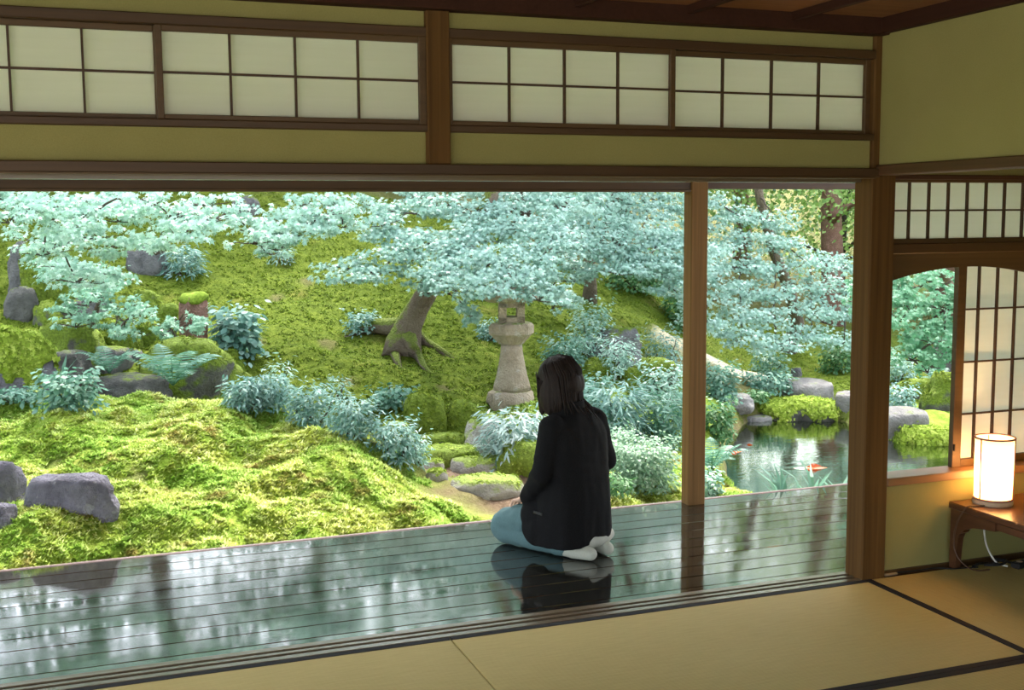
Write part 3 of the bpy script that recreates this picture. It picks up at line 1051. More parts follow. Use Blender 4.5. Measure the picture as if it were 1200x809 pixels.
def pad_leaves(c, rx, rv, theta, n, r_, facing=None):
    """leaves of one flat layered spray: an irregular, drooping, tilted disc of small clumps"""
    away = AWAY if facing is None else facing
    e1 = unit(np.cross(away, UP))
    e2 = away*math.cos(theta)+UP*math.sin(theta)
    nn = UP*math.cos(theta)-away*math.sin(theta)
    K = max(4, n//16)
    ph = r_.uniform(0, 6.28, 3)
    ang = r_.uniform(0, 2*math.pi, K)
    edge = .80+.14*np.sin(3*ang+ph[0])+.10*np.sin(5*ang+ph[1])+.08*np.sin(9*ang+ph[2])
    rad = np.sqrt(r_.uniform(0.02, 1, K))*edge
    cu, cv = rad*np.cos(ang), rad*np.sin(ang)
    idx = r_.integers(0, K, n)
    sg = .16
    du, dv = r_.normal(0, sg, n), r_.normal(0, sg*.75, n)
    u, v = cu[idx]+du, cv[idx]+dv
    rr = u*u+v*v
    off = .10*min(rx, rv)*(1-rr)+r_.normal(0, .018, n)+(r_.uniform(-.05, .05, K))[idx]
    P = c+e1*(u*rx)[:, None]+e2*(v*rv)[:, None]+nn*off[:, None]
    Nn = nn+r_.normal(0, .34, (n, 3))+.25*(e1*(u)[:, None]+e2*(v)[:, None])
    Dd = .75*(e1*(du/sg)[:, None]*.7+e2*(dv/sg)[:, None]*.5)-.6*UP-.35*away+r_.normal(0, .4, (n, 3))
    return P, Nn, Dd, [c+e1*a*rx+e2*b*rv for a, b in zip(cu[:7], cv[:7])]


def bend(a, b, k=5, sag=.0, wob=.05, r_=random):
    a, b = Vector(a), Vector(b)
    L = (b-a).length
    out = []
    for i in range(k+1):
        t = i/k
        p = a.lerp(b, t)
        p += Vector((r_.uniform(-1, 1), r_.uniform(-1, 1), r_.uniform(-1, 1)))*wob*L*math.sin(math.pi*t)*.5
        p.z += sag*L*math.sin(math.pi*t)
        out.append(p)
    return out


def maple(name, label, trunk, radii, pads, leafmat, bark, size=(.026, .037), seed=1, dens=1850, theta=.65, roots=(), extra=None, group=None, shape=MAPLE, split=True):
    """trunk: world points; pads: (px,py,depth,rx px,ry px); everything becomes world geometry"""
    r_ = np.random.default_rng(seed)
    rr_ = random.Random(seed)
    base = Vector(trunk[0])
    t = empty(name, base)
    tag(t, label, 'tree', group)
    mb = MB().tube([Vector(p)-base for p in trunk], radii, 12)
    for pts, rads in roots:
        mb.tube([Vector(p)-base for p in pts], rads, 8)
    mb.build('trunk', MAT[bark], t)
    Ps, Ns, Ds = [], [], []
    world_pads = []
    if split:
        pads = [q for (px, py, d, rx, ry) in pads for q in
                ((px-.22*rx, py-.50*ry, d+.12, .78*rx, .52*ry), (px+.25*rx, py-.05*ry, d, .78*rx, .50*ry), (px-.10*rx, py+.48*ry, d-.14, .85*rx, .46*ry))]
    for (px, py, d, rx, ry) in pads:
        th = theta+rr_.uniform(-.12, .12)
        c = at(px, py, d)
        world_pads.append((c, rx*d/FPX, ry*d/FPX/math.sin(th), th, None))
    if extra: world_pads += extra
    tv = [Vector(p) for p in trunk]
    tv = tv[len(tv)//3:]
    world_pads.sort(key=lambda w_: min((q-Vector(w_[0])).length for q in tv))
    for c, rx, rv, th, fac in world_pads:
        n = int(max(60, math.pi*rx*rv*(dens if c[2] < 2.25 else 430)))
        P, Nn, Dd, tw = pad_leaves(c, rx, rv, th, n, r_, fac)
        Ps.append(P); Ns.append(Nn); Ds.append(Dd)
        cv = Vector(c)
        st = min(tv, key=lambda q: (q-cv).length+.5*max(0, q.z-cv.z-.1))
        tv.append(cv-Vector((0, 0, .04)))
        L = (cv-st).length
        b = MB().tube([p-base for p in bend(st, cv-Vector((0, 0, .04)), 6, .10, .10, rr_)], np.linspace(min(.022, .008+.008*L), .005, 7), 6)
        for q in tw:
            b.tube([p-base for p in bend(cv-Vector((0, 0, .04)), Vector(q)-Vector((0, 0, .015)), 3, .03, .06, rr_)], np.linspace(.005, .002, 4), 4)
        b.build('branch', MAT['bark_dark'], t)
    P, Nn, Dd = np.concatenate(Ps), np.concatenate(Ns), np.concatenate(Ds)
    S = r_.uniform(*size, len(P))
    me_ = leaf_mesh('foliage', P-np.array(base), Nn, Dd, S, shape)
    o = link('foliage', me_, MAT[leafmat], t)
    o['kind'] = 'stuff'
    return t


def upper_pads(cx, cy, z0, z1, spread, n, seed, r=(.5, .95)):
    """layers of the crown above the lintel line: seen in the polished floor and by the sky"""
    q = np.random.default_rng(seed)
    out = []
    for k in range(n):
        a = q.uniform(0, 6.283); s = spread*math.sqrt(q.uniform(.03, 1))
        out.append((np.array([cx+s*math.cos(a), cy+s*math.sin(a)*.8, q.uniform(z0, z1)]), q.uniform(*r), q.uniform(*r), q.uniform(.1, .5), None))
    return out


def G(px, py):
    return gp(px, py)[0]


# ---- maple with mossy leaning trunk (the main tree)
g0 = G(470, 414)
tr = [g0+np.array([0, 0, -.08]), at(473, 400, 11.0), at(480, 380, 10.95), at(490, 360, 10.9), at(503, 338, 10.8), at(524, 308, 10.6), at(548, 280, 10.5), at(572, 240, 10.5), at(590, 190, 10.6), at(600, 130, 10.7)]
_z = lambda q, k: np.array([q[0], q[1], float(h_at(q[0], q[1])[0])+k])
rt = [([at(476, 392, 10.95), at(484, 410, 10.75), _z(G(490, 422), .025), _z(G(497, 432), .01), G(506, 440)], [.10, .065, .045, .03, .012]),
      ([at(474, 384, 11.05), _z(G(458, 396), .10), _z(G(440, 392), .07), _z(G(420, 392), .03), G(404, 396)], [.10, .09, .075, .05, .02]),
      ([at(470, 402, 10.9), _z(G(463, 420), .02), G(470, 436)], [.08, .045, .015]),
      ([at(484, 388, 11.05), _z(G(498, 404), .02), _z(G(514, 410), .0), G(530, 420)], [.07, .05, .04, .02])]
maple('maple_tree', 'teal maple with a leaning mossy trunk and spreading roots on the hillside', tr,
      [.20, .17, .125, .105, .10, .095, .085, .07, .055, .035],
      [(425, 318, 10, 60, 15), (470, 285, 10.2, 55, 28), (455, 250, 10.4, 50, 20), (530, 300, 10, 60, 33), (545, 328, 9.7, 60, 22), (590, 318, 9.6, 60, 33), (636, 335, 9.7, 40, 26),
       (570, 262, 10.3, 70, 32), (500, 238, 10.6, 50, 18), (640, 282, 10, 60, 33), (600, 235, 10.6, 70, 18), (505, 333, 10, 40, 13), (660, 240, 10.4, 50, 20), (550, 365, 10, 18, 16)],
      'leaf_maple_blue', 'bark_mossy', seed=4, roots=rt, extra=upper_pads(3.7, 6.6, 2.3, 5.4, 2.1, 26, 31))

# ---- pale maple reaching in over the mound (its trunk stands to the side of the mound)
b0 = np.array([-2.35, 4.6, float(h_at(-2.35, 4.6)[0])-.08])
tr = [b0, b0+np.array([.15, 0, .7]), b0+np.array([.45, -.05, 1.4]), b0+np.array([.9, -.1, 1.9]), b0+np.array([1.5, 0, 2.3]), b0+np.array([2.3, .2, 2.55])]
maple('maple_tree', 'pale maple, sky sheen in its leaf colour, with low sprays over the moss mound and boulders', tr, [.16, .12, .10, .08, .06, .03],
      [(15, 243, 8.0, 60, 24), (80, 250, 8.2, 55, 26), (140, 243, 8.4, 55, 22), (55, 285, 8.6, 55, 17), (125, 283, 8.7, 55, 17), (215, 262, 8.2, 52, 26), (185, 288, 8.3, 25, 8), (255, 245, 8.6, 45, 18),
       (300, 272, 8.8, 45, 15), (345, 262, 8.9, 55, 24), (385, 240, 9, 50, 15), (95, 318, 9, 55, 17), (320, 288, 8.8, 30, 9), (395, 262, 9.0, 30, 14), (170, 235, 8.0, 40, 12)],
      'leaf_maple_sheen', 'bark', seed=7, extra=upper_pads(-.1, 5.6, 2.5, 5.0, 2.3, 30, 33), theta=.7, dens=2400)

# ---- green young maple among the boulders
g0 = G(112, 392)
tr = [g0+np.array([0, 0, -.05]), at(108, 375, 10.0), at(118, 352, 9.95), at(122, 330, 9.95), at(128, 310, 10.0)]
maple('maple_tree', 'young green maple with layered sprays among the mossy boulders', tr, [.03, .026, .022, .016, .01],
      [(105, 345, 9.8, 40, 17), (150, 365, 9.7, 42, 13), (92, 372, 9.8, 34, 13), (128, 326, 10, 40, 12), (140, 385, 9.6, 25, 9), (60, 315, 10, 35, 12)],
      'leaf_maple', 'bark', seed=9, theta=.6)
g0 = G(205, 392)
maple('maple_tree', 'low maple seedling spreading in front of the tree stump', [g0, at(207, 385, 10.1), at(210, 376, 10.0), at(215, 368, 10.0)], [.012, .010, .008, .005],
      [(195, 383, 9.8, 25, 11), (228, 380, 9.7, 25, 9), (205, 402, 9.8, 18, 10)], 'leaf_maple', 'bark', seed=10, theta=.6)

# ---- maples behind the lantern and along the pond
g0 = G(690, 352)
tr = [g0+np.array([0, 0, -.1]), at(692, 335, 13.2), at(690, 310, 13.0), at(705, 270, 12.7), at(725, 220, 12.4), at(740, 160, 12.3)]
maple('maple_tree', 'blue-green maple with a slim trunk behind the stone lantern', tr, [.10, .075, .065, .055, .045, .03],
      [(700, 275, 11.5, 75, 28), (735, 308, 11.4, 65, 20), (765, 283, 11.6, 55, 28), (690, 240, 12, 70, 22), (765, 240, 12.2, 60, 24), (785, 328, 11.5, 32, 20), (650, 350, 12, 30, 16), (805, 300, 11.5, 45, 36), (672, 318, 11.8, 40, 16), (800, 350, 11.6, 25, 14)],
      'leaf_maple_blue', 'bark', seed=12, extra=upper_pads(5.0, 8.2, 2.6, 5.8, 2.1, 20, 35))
g0 = G(922, 412)
tr = [g0+np.array([0, 0, -.1]), at(926, 400, 15.3), at(935, 380, 15.0), at(925, 340, 14.6), at(905, 290, 14.0), at(890, 230, 13.6), at(880, 170, 13.4)]
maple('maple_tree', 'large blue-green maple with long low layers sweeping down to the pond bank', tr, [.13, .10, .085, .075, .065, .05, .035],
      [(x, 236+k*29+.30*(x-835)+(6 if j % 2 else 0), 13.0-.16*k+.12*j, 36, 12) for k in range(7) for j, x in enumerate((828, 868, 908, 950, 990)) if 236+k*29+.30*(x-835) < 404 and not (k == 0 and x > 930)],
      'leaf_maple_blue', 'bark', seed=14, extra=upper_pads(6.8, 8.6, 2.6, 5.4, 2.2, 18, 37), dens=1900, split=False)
g0 = G(1142, 452)
tr = [g0+np.array([0, 0, -.1]), at(1140, 420, 11.4), at(1132, 385, 10.6), at(1118, 350, 10.0), at(1100, 310, 9.6), at(1090, 260, 9.4)]
maple('maple_tree', 'fresh green maple seen through the arched alcove window', tr, [.09, .07, .06, .05, .04, .025],
      [(1058, 360, 8.8, 42, 24), (1096, 385, 8.7, 42, 24), (1072, 408, 8.7, 36, 17), (1112, 345, 8.9, 40, 28), (1048, 335, 9.2, 40, 18), (1140, 400, 8.7, 45, 36), (1090, 425, 8.6, 25, 12), (1170, 350, 9, 50, 30), (1020, 345, 9.4, 30, 25)],
      'leaf_maple_green', 'bark', seed=16, theta=.6, extra=upper_pads(7.0, 4.6, 2.2, 4.2, 1.3, 8, 39))


# ---- taller trees of the wood behind
def tall_tree(name, label, x, y, height, crown_r, mat, bark, n, seed, lean=0.0, size=(.07, .12), crown_lo=.25, tr_r=.16, group='trees of the wood behind the garden'):
    r_ = np.random.default_rng(seed)
    rr_ = random.Random(seed)
    z0 = float(h_at(x, y)[0])
    t = empty(name, (x, y, z0))
    tag(t, label, 'tree', group)
    top = Vector((lean, 0, height))
    mb = MB().tube(bend(Vector((0, 0, -.2)), top, 8, 0, .03, rr_), np.linspace(tr_r, .03, 9), 9)
    K = 34
    cl = []
    for k in range(K):
        f = r_.uniform(crown_lo, 1.0)
        a = r_.uniform(0, 6.283)
        w = crown_r*math.sin(math.pi*min(.95, .25+.7*f))*math.sqrt(r_.uniform(.15, 1))
        cl.append(np.array([lean*f+w*math.cos(a), w*math.sin(a), f*height]))
    mb.build('trunk', MAT[bark], t)
    for c in cl[:12]:
        f = max(.12, (c[2]-.6)/height)
        b = MB().tube(bend(Vector((lean*f, 0, f*height)), Vector(c), 4, .05, .08, rr_), np.linspace(.04, .01, 5), 5)
        b.build('branch', MAT[bark], t)
    idx = r_.integers(0, K, n)
    rad = crown_r*.34
    g = r_.normal(0, 1, (n, 3))*np.array([rad, rad, rad*.38])
    P = np.array(cl)[idx]+g
    Nn = UP*.9+unit(g)*.7+r_.normal(0, .35, (n, 3))
    Dd = unit(g)-.5*UP+r_.normal(0, .5, (n, 3))
    me_ = leaf_mesh('foliage', P, Nn, Dd, r_.uniform(*size, n), QUAD)
    o = link('foliage', me_, MAT[mat], t)
    o['kind'] = 'stuff'
    return t


TT = [(-5.5, 12.5, 7, 2.6, 0, 'dark leafy tree of the wood at the top of the hillside above the boulders'), (-2.2, 14.5, 7.5, 2.6, 0, 'dark leafy tree of the wood behind the pale maple'),
      (.8, 13.2, 6.5, 2.3, 0, 'slender leafy tree on the crest of the mossy hillside'), (3.6, 14.8, 7.5, 2.6, 0, 'dark leafy tree of the wood behind the leaning maple'),
      (6.6, 13.2, 6.5, 2.2, 0, 'slender dark tree of the wood behind the slim lantern maple'), (9.2, 15.2, 8, 2.7, 0, 'dark leafy tree of the wood behind the large pond maple'),
      (11.55, 11.9, 8.5, 2.4, 2, 'yellow-green tree with a thick reddish trunk right behind the large pond maple'), (12.8, 16.8, 9, 3.0, 2, 'yellow-green tree with a reddish trunk beyond the pond'),
      (14.2, 12.4, 8, 2.4, 2, 'yellow-green tree with a reddish trunk seen above the corner of the pond bank'), (16.5, 15.5, 9, 3.0, 0, 'dark leafy tree of the wood beyond the alcove window'),
      (18.5, 10.5, 8, 2.6, 1, 'yellow-green tree far beyond the arched alcove window'), (15.5, 8.2, 7, 2.2, 0, 'leafy tree of the wood behind the green alcove-window maple'),
      (6.2, 20, 10, 3.5, 0, 'tall dark tree deep in the wood behind the lantern'), (0, 20, 10, 3.5, 0, 'tall dark tree deep in the wood behind the hillside'),
      (12, 23, 11, 3.8, 1, 'tall yellow-green tree deep in the wood beyond the pond'), (20, 20, 11, 4, 0, 'tall tree deep in the wood beyond the alcove'), (-7.5, 8.0, 6.5, 2.2, 0, 'leafy tree beside the tall grey standing rock'),
      (13.2, 14.2, 7.0, 2.6, 1, 'bushy yellow-green tree filling the gap behind the large pond maple'), (10.4, 17.5, 8.0, 2.8, 1, 'yellow-green tree behind the dark tree of the pond maple')]
for k, (x, y, hgt, cr, lb, lab) in enumerate(TT):
    vis = x > 8
    tall_tree('woodland_tree', lab, x, y, hgt, cr, 'leaf_back' if lb == 0 else 'leaf_back_yellow', 'bark_red' if lb == 2 else 'bark_dark', 15000 if vis else 7000, 100+k,
              lean=(k % 3-1)*.5, crown_lo=.10 if lb != 2 else .22, size=(.05, .09) if vis else (.09, .15), tr_r=.21 if lb == 2 else .16)


# ---- shrubs
def shrub(name, label, x0, y0, x1, y1, shape, mat, n, size, seed, thick=.9, upright=.0, group=None, ground_py=None, cat='shrub', depth=None, blade=False):
    r_ = np.random.default_rng(seed)
    n = int(n*1.9)
    if depth is None:
        g, d = gp((x0+x1)/2, ground_py or y1-2)
    else:
        d = depth
        g = at((x0+x1)/2, y1-2, d); g[2] = float(h_at(g[0], g[1])[0])
    rx = (x1-x0)/2*d/FPX
    hz = (y1-y0)*d/FPX
    g = g+AWAY*rx*thick*.6
    g[2] = float(h_at(g[0], g[1])[0])
    top = at(0, y0, d+rx*thick*.6)[2]
    hz = max(.08, top-g[2])
    t = empty(name, g)
    tag(t, label, cat, group)
    u_ = unit(r_.normal(0, 1, (n, 3)))
    u_[:, 2] = r_.uniform(-.85, 1.0, n)
    rad = r_.uniform(.35, 1.0, n)**.6
    lum = 1+.16*np.sin(5*u_[:, 0]+seed)*np.cos(4*u_[:, 1]+2*seed)+.12*np.sin(9*u_[:, 2]+7*u_[:, 0])
    ctr_ = np.array([0, 0, hz*.40])
    P = ctr_+u_*np.array([rx, rx*thick, hz*.58])*(rad*lum)[:, None]
    keep = P[:, 2] > -.02
    P, u_ = P[keep], u_[keep]
    m = len(P)
    Nn = unit(u_)*.5+UP*.8+r_.normal(0, .35, (m, 3))
    Dd = u_*np.array([1, 1, .2])+UP*upright+r_.normal(0, .5, (m, 3))
    rs = random.Random(seed)
    for k in range(5):
        q = P[rs.randrange(m)]
        MB().tube(bend((rs.uniform(-.03, .03), rs.uniform(-.03, .03), -.05), Vector(q)*.9, 4, .05, .12, rs), np.linspace(.010, .003, 5), 5).build('stem', MAT['bark_dark'], t)
    me_ = leaf_mesh('foliage', P, Nn, Dd, r_.uniform(*size, m), shape, .12)
    o = link('foliage', me_, MAT[mat], t)
    o['kind'] = 'stuff'
    return t


SH = [
    ('broadleaf_shrub', 'glossy blue-green broadleaf shrub growing beside the tree stump', 246, 355, 306, 432, OVAL, 'leaf_shrub', 420, (.05, .085)),
    ('evergreen_shrub', 'small dark evergreen shrub beside the leaning maple trunk', 402, 364, 446, 398, OVAL, 'leaf_shrub', 420, (.022, .038)),
    ('evergreen_shrub', 'dark shrub on the hillside above the tree stump', 186, 286, 240, 332, LANCE, 'leaf_shrub', 420, (.045, .07)),
    ('evergreen_shrub', 'little grey-green shrub under the pale maple on the hillside', 312, 282, 346, 316, LANCE, 'leaf_shrub', 220, (.03, .05)),
    ('evergreen_shrub', 'small dark shrub on the moss beside the lantern platform', 556, 376, 592, 404, OVAL, 'leaf_shrub', 300, (.022, .035)),
    ('nandina_shrub', 'blue-green nandina shrub behind the moss mound, by the broadleaf shrub', 284, 436, 340, 492, LANCE, 'leaf_shrub', 520, (.03, .05)),
    ('nandina_shrub', 'spreading nandina shrub between moss mound and hillside', 330, 446, 392, 506, LANCE, 'leaf_shrub', 620, (.028, .048)),
    ('nandina_shrub', 'nandina shrub above the smooth moss hump', 382, 460, 442, 520, LANCE, 'leaf_shrub', 620, (.028, .048)),
    ('nandina_shrub', 'low nandina shrub by the square mossy block', 430, 488, 492, 552, LANCE, 'leaf_shrub', 620, (.028, .048)),
    ('nandina_shrub', 'tall pale nandina sprig rising over the moss mound', 308, 416, 344, 470, LANCE, 'leaf_shrub_pale', 110, (.035, .055)),
    ('nandina_shrub', 'small pale nandina sprig beside the nandina thicket', 386, 440, 412, 475, LANCE, 'leaf_shrub_pale', 70, (.03, .05)),
    ('leafy_plant', 'leafy green plants on the bank by the square mossy block', 432, 452, 486, 486, OVAL, 'leaf_fern', 260, (.03, .05)),
    ('dwarf_bamboo', 'pale striped dwarf bamboo clump below the stone lantern', 560, 480, 652, 552, SASA, 'leaf_sasa', 760, (.06, .10)),
    ('azalea_bush', 'rounded pale azalea bush between the kneeling person and the veranda post', 712, 512, 800, 584, OVAL, 'leaf_azalea', 2600, (.016, .028)),
    ('dwarf_bamboo', 'dwarf bamboo patch above the azalea bush', 684, 448, 764, 524, SASA, 'leaf_shrub', 760, (.055, .09)),
    ('dwarf_bamboo', 'dwarf bamboo patch beside the veranda post', 740, 452, 812, 528, SASA, 'leaf_fern', 700, (.055, .09)),
    ('evergreen_shrub', 'pale flowering shrub beside the big grey slope rock', 664, 352, 722, 426, OVAL, 'leaf_shrub_pale', 900, (.022, .036)),
    ('evergreen_shrub', 'blue-green shrub between lantern and slope rock', 632, 392, 694, 448, OVAL, 'leaf_fern', 700, (.024, .04)),
    ('evergreen_shrub', 'pale shrub at the foot of the slope rock', 700, 395, 752, 450, LANCE, 'leaf_shrub_pale', 520, (.03, .05)),
    ('evergreen_shrub', 'grey-green shrub above the sunlit path', 752, 385, 806, 445, LANCE, 'leaf_shrub', 520, (.03, .05)),
    ('evergreen_shrub', 'blue-green shrub on the pond bank beside the veranda post', 818, 425, 872, 480, OVAL, 'leaf_fern', 700, (.026, .044)),
    ('evergreen_shrub', 'leafy green shrub hanging over the pond corner', 818, 470, 866, 528, OVAL, 'leaf_shrub_green', 560, (.026, .044)),
    ('evergreen_shrub', 'low pale ground shrub behind the flat pond stones', 868, 438, 936, 470, OVAL, 'leaf_fern', 620, (.026, .044)),
    ('evergreen_shrub', 'white-flecked leafy plant at the veranda edge by the pond', 812, 552, 850, 588, OVAL, 'leaf_shrub_pale', 260, (.022, .036)),
    ('leafy_plant', 'broadleaf blue-green plants beside the bright moss boulder', 36, 428, 112, 482, OVAL, 'leaf_fern', 420, (.03, .048)),
    ('leafy_plant', 'leafy plants at the end of the moss mound by the bright moss boulder', -20, 455, 45, 486, OVAL, 'leaf_fern', 280, (.026, .042)),
    ('leafy_plant', 'pale leafy plant beside the big fern', 258, 452, 300, 486, LANCE, 'leaf_shrub_pale', 150, (.035, .055)),
    ('evergreen_shrub', 'low leafy shrub on the far bank seen through the arched window', 1036, 452, 1082, 486, OVAL, 'leaf_shrub', 420, (.024, .04)),
    ('evergreen_shrub', 'grey flowering shrub above the flat slab seen through the arched window', 1040, 415, 1078, 452, OVAL, 'leaf_shrub_pale', 420, (.024, .04)),
    ('evergreen_shrub', 'dark rounded shrub at the foot of the wood behind the lantern maple', 705, 295, 790, 350, OVAL, 'leaf_shrub_green', 900, (.04, .06)),
    ('evergreen_shrub', 'dark rounded shrub under the trees beside the sunlit path', 775, 330, 830, 395, OVAL, 'leaf_shrub_green', 800, (.035, .055)),
    ('evergreen_shrub', 'blue-green shrub directly behind the kneeling person', 668, 436, 728, 500, OVAL, 'leaf_fern', 520, (.026, .044)),
    ('azalea_bush', 'small pale azalea bush tucked behind the rounded one', 690, 500, 748, 556, OVAL, 'leaf_azalea', 1200, (.018, .03)),
    ('evergreen_shrub', 'pale shrub on the slope between slope rock and veranda post', 748, 425, 808, 476, OVAL, 'leaf_shrub_pale', 620, (.024, .04)),
    ('leafy_plant', 'low leafy plants at the foot of the pale azalea', 705, 556, 742, 588, LANCE, 'leaf_shrub_green', 160, (.03, .05)),
    ('evergreen_shrub', 'blue-grey shrub on the moss above the pond ledge', 880, 412, 930, 444, OVAL, 'leaf_fern', 420, (.026, .044)),
    ('evergreen_shrub', 'low shrub beside the small rounded stone on the pond bank', 866, 462, 902, 492, OVAL, 'leaf_shrub_green', 320, (.024, .04)),
    ('nandina_shrub', 'low pale nandina at the edge of the stream bed', 470, 505, 505, 548, LANCE, 'leaf_shrub_pale', 200, (.024, .04)),
    ('nandina_shrub', 'dense nandina between the broadleaf shrub and the moss mound', 262, 442, 312, 490, LANCE, 'leaf_shrub', 420, (.03, .05)),
    ('evergreen_shrub', 'leafy shrub under the green young maple among the boulders', 66, 392, 104, 424, LANCE, 'leaf_fern', 200, (.03, .05)),
    ('evergreen_shrub', 'dark leafy shrub on the bank below the large pond maple', 960, 395, 1010, 440, OVAL, 'leaf_shrub_green', 600, (.03, .05)),
]
for k, s in enumerate(SH):
    shrub(*s, seed=200+k)


# ---- ferns: each frond its own piece
def frond(L, droop, width, r_):
    mb = MB()
    n = 15
    pts = []
    for i in range(n+1):
        t = i/n
        pts.append(Vector((0, L*t*(1-.25*t), L*(1.15*t-droop*t*t))))
    mb.tube(pts, np.linspace(.004, .0012, n+1), 4)
    for i in range(2, n+1):
        t = i/n
        w = width*math.sin(math.pi*min(1, .10+.93*t))**.8*(1-.25*t)
        p = pts[i]
        dirv = (pts[i]-pts[i-1]).normalized()
        for s in (-1, 1):
            tip = p+Vector((s*w, 0, -.22*w))+dirv*w*.35
            h = L/n*.44
            mb.add([p-dirv*h*.5, p+dirv*h*.6, p.lerp(tip, .55)+dirv*h*.55, tip, p.lerp(tip, .5)-dirv*h*.5], [(0, 1, 2, 3, 4) if s < 0 else (4, 3, 2, 1, 0)])
    return mb.mesh('frond')


def fern(label, px, py, L, n, seed, mat='leaf_fern', group=None, d=None):
    r_ = random.Random(seed)
    g, dd = gp(px, py) if d is None else (at(px, py, d), d)
    t = empty('fern', g)
    tag(t, label, 'fern', group)
    ms = [frond(L*q, dr, L*w, r_) for q, dr, w in ((1, .80, .22), (.85, .62, .20), (.7, .86, .24))]
    for m_ in ms: m_.materials.append(MAT[mat])
    for k in range(n):
        o = link('frond', ms[k % 3], None, t)
        o.rotation_euler = (r_.uniform(-.1, .25), 0, 2*math.pi*k/n+r_.uniform(-.25, .25))
    return t


fern('large fern with broad drooping fronds in front of the mossy boulder', 203, 452, .52, 15, 1, d=8.55)
fern('fern growing over the dark hollow between the boulders', 128, 438, .36, 11, 2, d=8.95)
fern('fern hanging over the pond edge beside the veranda post', 834, 552, .36, 14, 3)
fern('small fern under the green maple seen through the arched window', 1098, 450, .36, 9, 4)
fern('small fern on the bank beside the azalea bush', 800, 500, .34, 8, 6)

# iris-like blades along the near pond edge: each blade a piece of its clump
for k, (px, py, n, hh, lab) in enumerate(((915, 578, 11, .26, 'clump of blue-green sword leaves at the near pond edge'), (952, 574, 10, .28, 'taller clump of sword leaves at the near pond edge by the corner post'), (985, 570, 7, .20, 'small clump of sword leaves beside the taller one at the pond edge'), (62, 418, 8, .30, 'clump of narrow leaves beside the bright moss boulder'))):
    if k < 3:
        gx = at(px, py, 6.95+.12*k); gx[2] = max(float(h_at(gx[0], gx[1])[0]), WATER_Z-.02)
        hh += -.08-gx[2]
    else:
        gx = at(68, py, 9.05); gx[2] = float(h_at(gx[0], gx[1])[0]); hh = max(.2, at(px, 392, 9.05)[2]-gx[2]+.05)
    t = empty('sword_leaf_plant', gx)
    tag(t, lab, 'plant')
    rr_ = random.Random(60+k)
    for j in range(n):
        a = rr_.uniform(0, 6.28); l_ = hh*rr_.uniform(.75, 1.15); o_ = rr_.uniform(.15, .55)*hh*(1 if k < 3 else .5)
        w = .014
        pts = [(rr_.uniform(-.03, .03), rr_.uniform(-.03, .03), -.03)]
        px0 = Vector(pts[0])
        q = [px0+Vector((math.cos(a)*o_*t_*t_, math.sin(a)*o_*t_*t_, l_*t_*(1-.25*t_*t_))) for t_ in (0, .33, .66, 1)]
        sdv = Vector((-math.sin(a), math.cos(a), 0))*w
        mb = MB().add([q[0]-sdv, q[0]+sdv, q[1]-sdv, q[1]+sdv, q[2]-sdv*.8, q[2]+sdv*.8, q[3]], [(0, 1, 3, 2), (2, 3, 5, 4), (4, 5, 6)])
        mb.build('leaf', MAT['leaf_fern'], t)


# ---- stones
def rock_mesh(rx, ry, rz, seed, rough=.22, flat=.0, sub=4):
    bm = bmesh.new()
    bmesh.ops.create_icosphere(bm, subdivisions=sub, radius=1)
    o = Vector((seed*3.7, seed*1.9, seed*5.1))
    for v in bm.verts:
        p = v.co.copy()
        n1 = mnoise.noise(p*1.3+o); n2 = mnoise.noise(p*3.1+o*2); n3 = mnoise.noise(p*7+o)
        k = 1+1.25*rough*n1+rough*.75*n2+rough*.30*n3+.10*rough*mnoise.noise(p*15+o)
        # squarish, blocky solids rather than balls
        e = (abs(p.x)**3.2+abs(p.y)**3.2+abs(p.z)**3.2)**(-1/3.2)
        k *= e**.42
        q = p*k
        if q.z > 1-1.3*flat: q.z = 1-1.3*flat+(q.z-1+1.3*flat)*.3
        v.co = Vector((q.x*rx, q.y*ry, q.z*rz))
    me_ = bpy.data.meshes.new('rock')
    bm.to_mesh(me_); bm.free()
    smooth(me_)
    return me_


ROCKS, CAPS = [], []


def rock(label, x0, y0, x1, y1, mat, seed, thick=.8, flat=.1, rough=.24, d=None, group=None, name='boulder', cap=None, sub=4, sink=.35):
    pc = (x0+x1)/2
    if d is None:
        g, d = gp(pc, y1)
    else:
        g = at(pc, y1, d)
    rx = (x1-x0)/2*d/FPX/.92
    ry = rx*thick
    c = g+AWAY*ry*.75
    dc = d+ry*.75
    top = at(pc, y0, dc)[2]; bot = at(pc, y1, d)[2]
    hh = max(.04, top-bot)
    rz = hh*(.5+sink*.5)/(1-flat*.9)+.03
    cz = top-rz*(1.0-flat*1.1)
    o = link(name, rock_mesh(rx, ry, rz, seed, rough, flat, sub), MAT[mat])
    o.location = (c[0], c[1], cz)
    o.rotation_euler = (0, 0, -YAW+random.Random(seed).uniform(-.2, .2))
    tag(o, label, 'rock', group)
    ROCKS.append(dict(o=o, r=(rx, ry, rz), mat=mat, seed=seed, d=d, g=cz-float(h_at(c[0], c[1])[0])))
    return o


